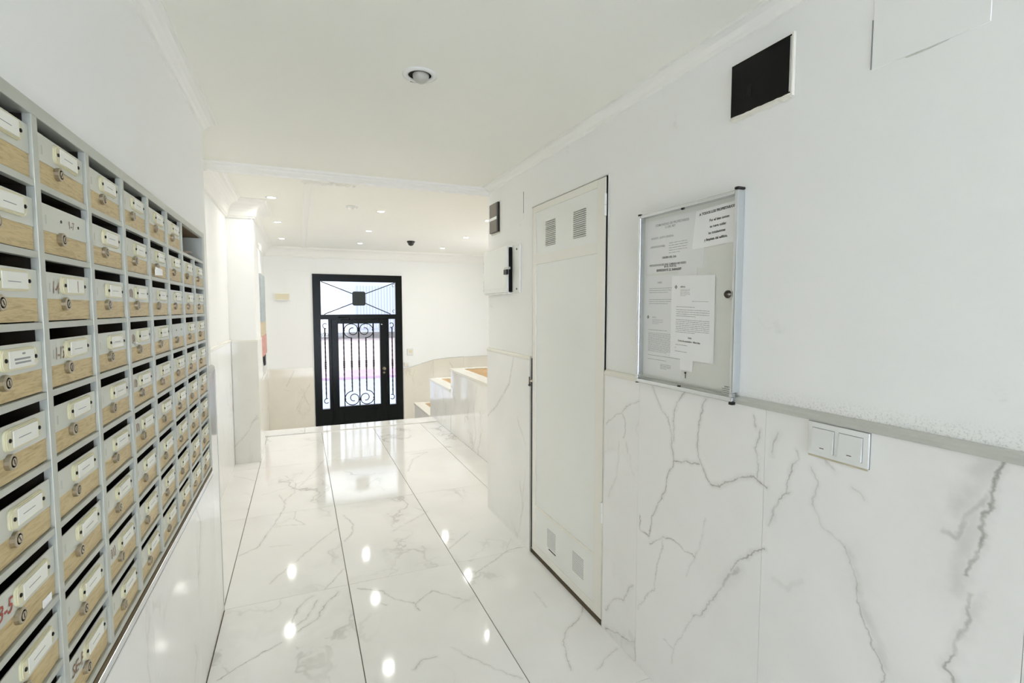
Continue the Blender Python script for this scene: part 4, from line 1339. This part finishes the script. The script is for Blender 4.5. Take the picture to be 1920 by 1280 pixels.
# white enamelled electrical box with a door that stands ajar
eb = thing('electrical_box', (XR, 3.18, 1.60), 'white metal electrical box on the right wall with black latch gap', 'electrical box')
MB().box(-0.012, -0.0005, -0.275, 0.300, 0.0, 0.305, 0, 0.002).build('back_plate', M['white_metal'], eb)
MB().box(-0.034, -0.012, -0.160, 0.290, 0.010, 0.290, 0, 0.001).build('box_body', M['gap'], eb)
m = MB()
m.box(-0.046, -0.030, -0.150, 0.296, 0.004, 0.296, 0, 0.0015)
m.box(-0.0475, -0.046, -0.12, 0.262, 0.03, 0.27, 0, 0.001)
m.build('box_door', M['white_metal'], eb)
MB().box(-0.040, -0.012, -0.156, 0.300, 0.2965, 0.304).build('top_lip', M['white_metal'], eb)
MB().box(-0.040, -0.012, -0.156, 0.300, -0.004, 0.0035).build('bottom_lip', M['white_metal'], eb)
for z in (0.025, 0.275):
    MB().lathe([(0.007, 0), (0.007, 0.002), (0.003, 0.004)], (-0.012, -0.232, z), (-1, 0, 0), 10).build('screw', M['chrome_dark'], eb)
m = MB()
m.box(-0.062, -0.046, -0.175, -0.128, 0.118, 0.150, 1, 0.002)
m.box(-0.056, -0.040, -0.195, -0.120, 0.150, 0.166, 0, 0.003)
m.build('latch', [M['alu'], M['black_plastic']], eb)
for z in (0.05, 0.185):
    m = MB()
    for q in range(3):
        m.lathe([(0.006, 0), (0.006, 0.024)], (-0.040, 0.303, z - 0.03 + q * 0.027), (0, 0, 1), 8, 0)
    m.build('hinge', M['alu'], eb)

# recessed downlight, switched off, in the corridor ceiling
dl = thing('ceiling_spotlight', (0.433, 1.909, ZC), 'unlit round ceiling spotlight with white ring in the corridor ceiling', 'ceiling light')
m = MB()
m.lathe([(0.043, 0.0), (0.043, 0.0045), (0.050, 0.0065), (0.058, 0.0060), (0.064, 0.003), (0.065, 0.0)], (0, 0, 0.0005), (0, 0, -1), 32, 0)
m.build('ring', M['white_plastic'], dl)
MB().lathe([(0.0428, 0.0), (0.0428, 0.0012)], (0, 0, 0.0005), (0, 0, -1), 28, 0).build('housing', M['gap'], dl)
m = MB()
m.lathe([(0.030, 0.0), (0.030, 0.006)] + [(0.030 * math.cos(a), 0.006 + 0.024 * math.sin(a)) for a in [math.pi / 2 * i / 6 for i in range(1, 7)]], (0.003, -0.004, -0.0012), (0, 0, -1), 24, 0)
m.build('bulb', M['bulb_off'], dl)
MB().box(-0.022, 0.012, 0.060, 0.0685, -0.0012, 0.0005).build('cutout_gap', M['gap'], dl)

# ================================================================== LOBBY CEILING
spots = [(-0.215, 5.20), (-0.215, 6.63), (-0.215, 8.16), (0.815, 5.49), (0.865, 6.93), (0.90, 8.28), (2.05, 5.57), (2.23, 7.00), (2.26, 8.39), (-0.215, 3.86), (0.80, 4.05), (2.05, 4.14)]  # last three are unseen, added to brighten the corridor
names = ['nearest lit downlight of the left row in the lobby ceiling', 'middle lit downlight of the left row in the lobby ceiling', 'farthest lit downlight of the left row in the lobby ceiling',
         'nearest lit downlight of the middle row in the lobby ceiling', 'middle lit downlight of the middle row in the lobby ceiling', 'lit downlight of the middle row just in front of the street door',
         'lit downlight of the right row half hidden by the corridor corner', 'lit downlight of the right row to the right of the dome camera', 'farthest lit downlight of the right row in the lobby ceiling',
         'added unseen downlight of the left row above the corridor ceiling edge', 'added unseen downlight of the middle row above the corridor ceiling edge', 'added unseen downlight of the right row above the corridor ceiling edge']
mbr = MB().lathe([(0.036, 0.0), (0.036, 0.003), (0.044, 0.005), (0.050, 0.003), (0.051, 0.0)], (0, 0, 0.0005), (0, 0, -1), 24, 0)
ME_RING = mbr.mesh('ring', M['white_plastic'])
ME_LENS = MB().lathe([(0.0355, 0.0), (0.0355, 0.0015)], (0, 0, 0.0), (0, 0, -1), 20, 0).mesh('lens', M['lens_on'])
lamp_data = bpy.data.lights.new('downlight_lamp', 'AREA')
lamp_data.shape = 'DISK'
lamp_data.size = 0.085
lamp_data.spread = math.radians(155)
lamp_data.energy = DOWNLIGHT_W
lamp_data.color = DOWNLIGHT_COL
for (x, y), nm in zip(spots, names):
    t = thing('downlight', (x, y, ZL), nm, 'ceiling light', 'lit downlights in the lobby ceiling')
    put('ring', ME_RING, t)
    put('lens', ME_LENS, t, (0, 0, -0.001))
    lo = bpy.data.objects.new('lamp', lamp_data)
    COL.objects.link(lo)
    lo.parent = t
    lo.location = (0, 0, -0.008)
dc = thing('dome_camera', (1.585, 7.72, ZL), 'small black dome security camera on the lobby ceiling', 'camera')
MB().lathe([(0.060, 0), (0.060, 0.018), (0.052, 0.026)], (0, 0, 0), (0, 0, -1), 20, 0).build('base', M['black_plastic'], dc)
MB().lathe([(0.048 * math.cos(a), 0.026 + 0.045 * math.sin(a)) for a in [math.pi / 2 * i / 6 for i in range(7)]], (0, 0, 0), (0, 0, -1), 20, 0).build('dome', M['dome'], dc)
sd_ = thing('smoke_detector', (0.51, 5.34, ZL), 'white round smoke detector on the lobby ceiling', 'smoke detector')
MB().lathe([(0.055, 0), (0.055, 0.010), (0.048, 0.014)], (0, 0, 0), (0, 0, -1), 20, 0).build('base', M['white_plastic'], sd_)
MB().lathe([(0.040, 0.014), (0.034, 0.030), (0.015, 0.036), (0, 0.036)], (0, 0, 0), (0, 0, -1), 20, 0).build('cap', M['gypsum'], sd_)

# ================================================================== ENTRANCE WALL FITTINGS
em = thing('emergency_light', (-0.267, YD, 1.635), 'small cream emergency light on the wall left of the street door', 'emergency light')
MB().box(-0.125, 0.125, -0.045, -0.001, 0, 0.125, 0, 0.006).build('housing', M['cream_metal'], em)
MB().box(-0.108, 0.108, -0.050, -0.045, 0.014, 0.110, 0, 0.002).build('diffuser', M['emerg'], em)
cab = MB()
cab.box(-0.213, -0.201, YD - 0.010, YD - 0.0005, 1.762, 2.130).box(-0.213, DX0 - 0.002, YD - 0.010, YD - 0.0005, 2.130, 2.142)
tag(cab.build('cable_conduit', M['gypsum']), 'thin white cable conduit from the emergency light to the street door', 'conduit')
ic = thing('intercom', (1.868, YD, 0.640), 'small pale intercom box on the wall right of the street door', 'intercom')
MB().box(-0.055, 0.055, -0.028, -0.001, 0.0, 0.115, 0, 0.006).build('case', M['white_plastic'], ic)
MB().box(-0.030, 0.030, -0.031, -0.028, 0.035, 0.095, 0, 0.002).build('grille', M['emerg'], ic)
bs = thing('bell_socket', (1.795, YD, 0.43), 'tiny pale socket on the rail right beside the street door', 'socket')
MB().box(-0.040, 0.040, -0.030, -0.015, 0.0, 0.075, 0, 0.004).build('case', M['white_plastic'], bs)
MB().box(-0.020, 0.020, -0.033, -0.030, 0.020, 0.055, 0, 0.001).build('insert', M['emerg'], bs)

# colourful wall hanging seen edge-on behind the pillar
art = thing('wall_hanging', (-0.519, 8.50, 0.74), 'colourful narrow wall picture behind the white pillar', 'picture')
MB().box(-0.009, 0.016, -0.44, 0.42, 0.56, 1.26, 0, 0.002).build('upper_panel', M['art1'], art)
MB().box(-0.009, 0.016, -0.40, 0.40, 0.36, 0.558, 0, 0.002).build('middle_panel', M['art2'], art)
MB().box(-0.009, 0.020, -0.40, 0.40, 0.06, 0.358, 0, 0.002).build('lower_panel', M['art3'], art)
MB().box(0.0, 0.018, -0.10, 0.12, -0.10, 0.058, 0, 0.002).build('tassel', M['ink_black'], art)

# ================================================================== STREET DOOR
d1 = thing('door_1', (0.965, YD + 0.03, LOW), 'black street door with wrought iron grilles, sidelights and transom window', None, None, 'structure')
oD = d1.location
def bd(m, x0, x1, y0, y1, z0, z1, mi=0, bev=0.0):
    return m.box(x0 - oD.x, x1 - oD.x, y0 - oD.y, y1 - oD.y, z0 - oD.z, z1 - oD.z, mi, bev)
FY0, FY1 = YD - 0.02, YD + 0.06
OX0, OX1 = 0.208, 1.727
TZ0, TZ1 = 1.393, 1.968          # transom opening
TX0, TX1 = 0.338, 1.612
SX = [(0.328, 0.450), (1.482, 1.598)]   # sidelight openings
SZ0, SZ1 = -0.262, 1.308
LX0, LX1, LZ0_, LZ1_ = 0.610, 1.322, -0.235, 1.232   # leaf glass
KX0, KX1 = 0.500, 1.430          # leaf
m = MB()
bd(m, OX0, TX0, FY0, FY1, TZ0, 2.091)
bd(m, TX1, OX1, FY0, FY1, TZ0, 2.091)
bd(m, TX0, TX1, FY0, FY1, TZ1, 2.091)
bd(m, OX0, OX1, FY0, FY1, SZ1, TZ0)
bd(m, OX0, SX[0][0], FY0, FY1, LOW + .001, SZ1)
bd(m, SX[1][1], OX1, FY0, FY1, LOW + .001, SZ1)
bd(m, SX[0][1], KX0 - .004, FY0, FY1, LOW + .001, SZ1)
bd(m, KX1 + .004, SX[1][0], FY0, FY1, LOW + .001, SZ1)
bd(m, SX[0][0], SX[0][1], FY0, FY1, LOW + .001, SZ0)
bd(m, SX[1][0], SX[1][1], FY0, FY1, LOW + .001, SZ0)
bd(m, KX0 - 0.012, KX0 + 0.012, FY1 - 0.018, FY1, LOW + .001, SZ1)
bd(m, KX1 - 0.012, KX1 + 0.012, FY1 - 0.018, FY1, LOW + .001, SZ1)
bd(m, KX0, KX1, FY1 - 0.018, FY1, SZ1 - 0.015, SZ1)
bd(m, KX0, KX1, FY1 - 0.018, FY1, LOW + .001, LOW + 0.012)
m.build('door_frame', M['iron_paint'], d1)
m = MB()
LYa, LYb = FY0 - 0.012, FY1 - 0.02
bd(m, KX0, LX0, LYa, LYb, LOW + .006, SZ1 - .004, 0, 0.003)
bd(m, LX1, KX1, LYa, LYb, LOW + .006, SZ1 - .004, 0, 0.003)
bd(m, LX0, LX1, LYa, LYb, LZ1_, SZ1 - .004)
bd(m, LX0, LX1, LYa, LYb, LOW + .006, LZ0_)
bd(m, LX0 + 0.06, LX1 - 0.06, LYa - 0.006, LYa, LOW + 0.08, LZ0_ - 0.07, 0, 0.003)
m.build('door_leaf', M['iron_paint'], d1)
bd(MB(), TX0, TX1, YD + 0.030, YD + 0.034, TZ0, TZ1).build('transom_pane', M['door_glass'], d1)
bd(MB(), LX0, LX1, YD + 0.026, YD + 0.030, LZ0_, LZ1_).build('leaf_pane', M['door_glass'], d1)
for a, b in SX:
    bd(MB(), a, b, YD + 0.030, YD + 0.034, SZ0, SZ1).build('sidelight_pane', M['door_glass'], d1)
YI = YD + 0.008 - oD.y
def P(x, z):
    return (x - oD.x, YI, z - oD.z)
def twisted(m, x, z0, z1, r=0.0095, tz0=None, tz1=None):
    """square bar, twisted between tz0 and tz1"""
    n = 44
    pts, tw = [], []
    v, f = [], []
    ang = 0
    for i in range(n + 1):
        z = z0 + (z1 - z0) * i / n
        if tz0 is not None and tz0 <= z <= tz1:
            ang += 0.55
        for kk in range(4):
            a = ang + math.pi / 4 + kk * math.pi / 2
            v.append((x - oD.x + r * 1.25 * math.cos(a), YI + r * 1.25 * math.sin(a), z - oD.z))
    for i in range(n):
        for j in range(4):
            f.append((i * 4 + j, i * 4 + (j + 1) % 4, (i + 1) * 4 + (j + 1) % 4, (i + 1) * 4 + j))
    f += [(3, 2, 1, 0), tuple(n * 4 + j for j in range(4))]
    m.add(v, f)
def knot(m, x, zc):
    for dz in (-0.048, -0.016, 0.016, 0.048):
        m.lathe([(0.010, -0.013), (0.019, -0.005), (0.019, 0.005), (0.010, 0.013)], P(x, zc + dz), (0, 0, 1), 8)
cxl = 0.957
grille = MB()
grille_bars = []
for i, x in enumerate((0.700, 0.830, cxl, 1.080, 1.210)):
    m = MB()
    if i in (1, 3):
        twisted(m, x, 0.020, 0.985, 0.0098, 0.10, 0.93)
    else:
        twisted(m, x, LZ0_, LZ1_, 0.0098, 0.0, 1.0)
    knot(m, x, 0.512)
    m.build('grille_bar', M['iron'], d1)
def scroll(s, top):
    """C-scroll springing from the inner bar at side s (-1 left, +1 right)"""
    xb = cxl + s * 0.126
    pts = []
    n = 60
    for i in range(n + 1):
        tt = i / n
        ang = math.radians(-84) - tt * math.radians(560)            # clockwise on the left side
        r = 0.122 * (1 - tt) ** 0.8 + 0.026 if tt > 0.42 else 0.122
        if tt <= 0.42:
            rr_ = 0.124
            c = (-0.126, 0.118)
        else:
            q = (tt - 0.42) / 0.58
            rr_ = 0.124 - 0.096 * (q ** 0.75)
            c = (-0.126 + 0.030 * q, 0.118 + 0.022 * q)
        x = c[0] + rr_ * math.cos(ang)
        z = c[1] + rr_ * math.sin(ang)
        pts.append((x, z))
    out = []
    for x, z in pts:
        X = cxl + (x if s < 0 else -x)
        Z = (0.985 + z) if top else (0.020 - z)
        out.append(P(X, Z))
    m = MB()
    m.tube(out, 0.0080, 6)
    m.build('scroll', M['iron'], d1)
for s in (-1, 1):
    scroll(s, True)
    scroll(s, False)
for (x, z) in ((cxl, 1.150), (0.706, 1.115), (1.204, 1.115), (cxl, -0.135), (0.706, -0.11), (1.204, -0.11)):
    MB().lathe([(0.0, -0.020), (0.016, -0.012), (0.018, 0.0), (0.016, 0.012), (0.0, 0.020)], P(x, z), (0, 0, 1), 8).build('collar', M['iron'], d1)
# sidelight bars with curled ends
for a, b in SX:
    xc = (a + b) / 2
    sgn = -1 if a < 1 else 1
    m = MB()
    twisted(m, xc + 0.004, -0.075, 1.150, 0.0098, 0.0, 1.08)
    knot(m, xc + 0.004, 0.505)
    for up in (True, False):
        pts = []
        for i in range(25):
            q = i / 24
            ang = math.radians(-70) - q * math.radians(250)
            rr_ = 0.050 - 0.018 * q
            x = xc + sgn * (-0.012 + 0.0) + sgn * -1 * (rr_ * math.cos(ang)) * -1 * -1
            z = 0.052 + rr_ * math.sin(ang)
            pts.append(P(x, 1.150 + z) if up else P(x, -0.075 - z))
        m.tube(pts, 0.0075, 6)
    m.build('sidelight_bar', M['iron'], d1)
# transom: four rays to a central plaque
pcx, pcz = 0.973, 1.674
m = MB()
pl = rounded(-0.112, 0.112, -0.125, 0.125, 0.035)
m.prism([(pcx - oD.x + u, pcz - oD.z + w_) for u, w_ in pl], 'y', YI - 0.018, YI + 0.008)
m.prism([(pcx - oD.x + u * 0.8, pcz - oD.z + w_ * 0.8) for u, w_ in pl], 'y', YI - 0.024, YI - 0.018)
m.build('plaque', simple('plaque_paint', srgb(34, 42, 40), 0.45), d1)
for (x, z) in ((TX0 + 0.01, TZ1 - 0.005), (TX1 - 0.01, TZ1 - 0.005), (TX0 + 0.05, TZ0 + 0.005), (TX1 - 0.09, TZ0 + 0.005)):
    ex = pcx + (0.11 if x > pcx else -0.11)
    ez = pcz + (0.085 if z > pcz else -0.085)
    MB().tube([P(x, z), P(ex, ez)], 0.0085, 6).build('ray_bar', M['iron'], d1)
for z, s in ((TZ1 - 0.055, 1), (TZ0 + 0.055, -1)):
    pts = [P(TX1 - 0.028 + 0.024 * math.cos(a), z + 0.024 * math.sin(a)) for a in [math.radians(60 + 28 * i) for i in range(9)]]
    MB().tube(pts, 0.005, 6).build('curl', M['iron'], d1)
# handle, key plate, closer, alarm contact
m = MB()
m.lathe([(0.030, 0), (0.030, 0.006), (0.012, 0.010), (0.012, 0.040), (0.026, 0.046), (0.030, 0.058), (0.022, 0.070), (0, 0.072)], (1.383 - oD.x, LYa - oD.y, 0.416 - oD.z), (0, -1, 0), 16)
m.build('door_knob', M['brass'], d1)
m = MB()
m.lathe([(0.020, 0), (0.020, 0.006), (0.010, 0.010), (0, 0.010)], (1.383 - oD.x, LYa - oD.y, 0.337 - oD.z), (0, -1, 0), 12)
m.build('key_rose', M['brass'], d1)
m = MB()
bd(m, 0.66, 0.90, LYa - 0.05, LYa - 0.001, 1.255, 1.300, 0, 0.005)
m.tube([(0.80 - oD.x, LYa - 0.03 - oD.y, 1.30 - oD.z), (0.80 - oD.x, LYa - 0.09 - oD.y, 1.335 - oD.z), (0.62 - oD.x, FY0 - 0.03 - oD.y, 1.345 - oD.z), (0.62 - oD.x, FY0 - oD.y, 1.345 - oD.z)], 0.008, 6)
m.build('door_closer', M['iron_paint'], d1)
bd(MB(), 1.345, 1.365, LYa - 0.012, LYa - 0.0005, 1.205, 1.222, 0, 0.002).build('door_contact', M['white_plastic'], d1)

# ================================================================== STREET OUTSIDE
st = struct(MB().box(-9, 14, YD + 0.25, 16.2, LOW - 0.12, LOW - 0.02).build('ground_street', M['road']))
st2 = struct(MB().box(-9, 14, 16.2, 18.0, LOW - 0.12, LOW + 0.06).build('ground_pavement', M['kerb_pink']))
bld = thing('building', (2.5, 18.0, LOW + 0.06), 'pale sunlit building across the street seen through the door glass', 'building')
oB = bld.location
def bB(m, x0, x1, y0, y1, z0, z1, mi=0):
    return m.box(x0 - oB.x, x1 - oB.x, y0 - oB.y, y1 - oB.y, z0 - oB.z, z1 - oB.z, mi)
bB(MB(), -8.0, 13.0, 18.0, 19.0, LOW + 0.06, 0.47).build('base_wall', M['facade'], bld)
bB(MB(), -8.0, 13.0, 17.96, 19.0, 0.47, 0.68).build('sill_band', M['band_grey'], bld)
bB(MB(), -8.0, 1.27, 18.0, 19.0, 0.68, 4.4).build('upper_wall', M['facade_white'], bld)
bB(MB(), 1.27, 13.0, 18.0, 19.0, 0.68, 4.4).build('upper_wall', M['facade_blue'], bld)
sh = bB(MB(), 1.80, 4.40, 17.97, 18.0, 0.80, 2.30).build('shutter', M['facade_blue'], bld)
for i in range(26):
    bB(MB(), 1.82 + i * 0.10, 1.845 + i * 0.10, 17.955, 17.97, 0.82, 2.28).build('slat', M['shutter'], sh)
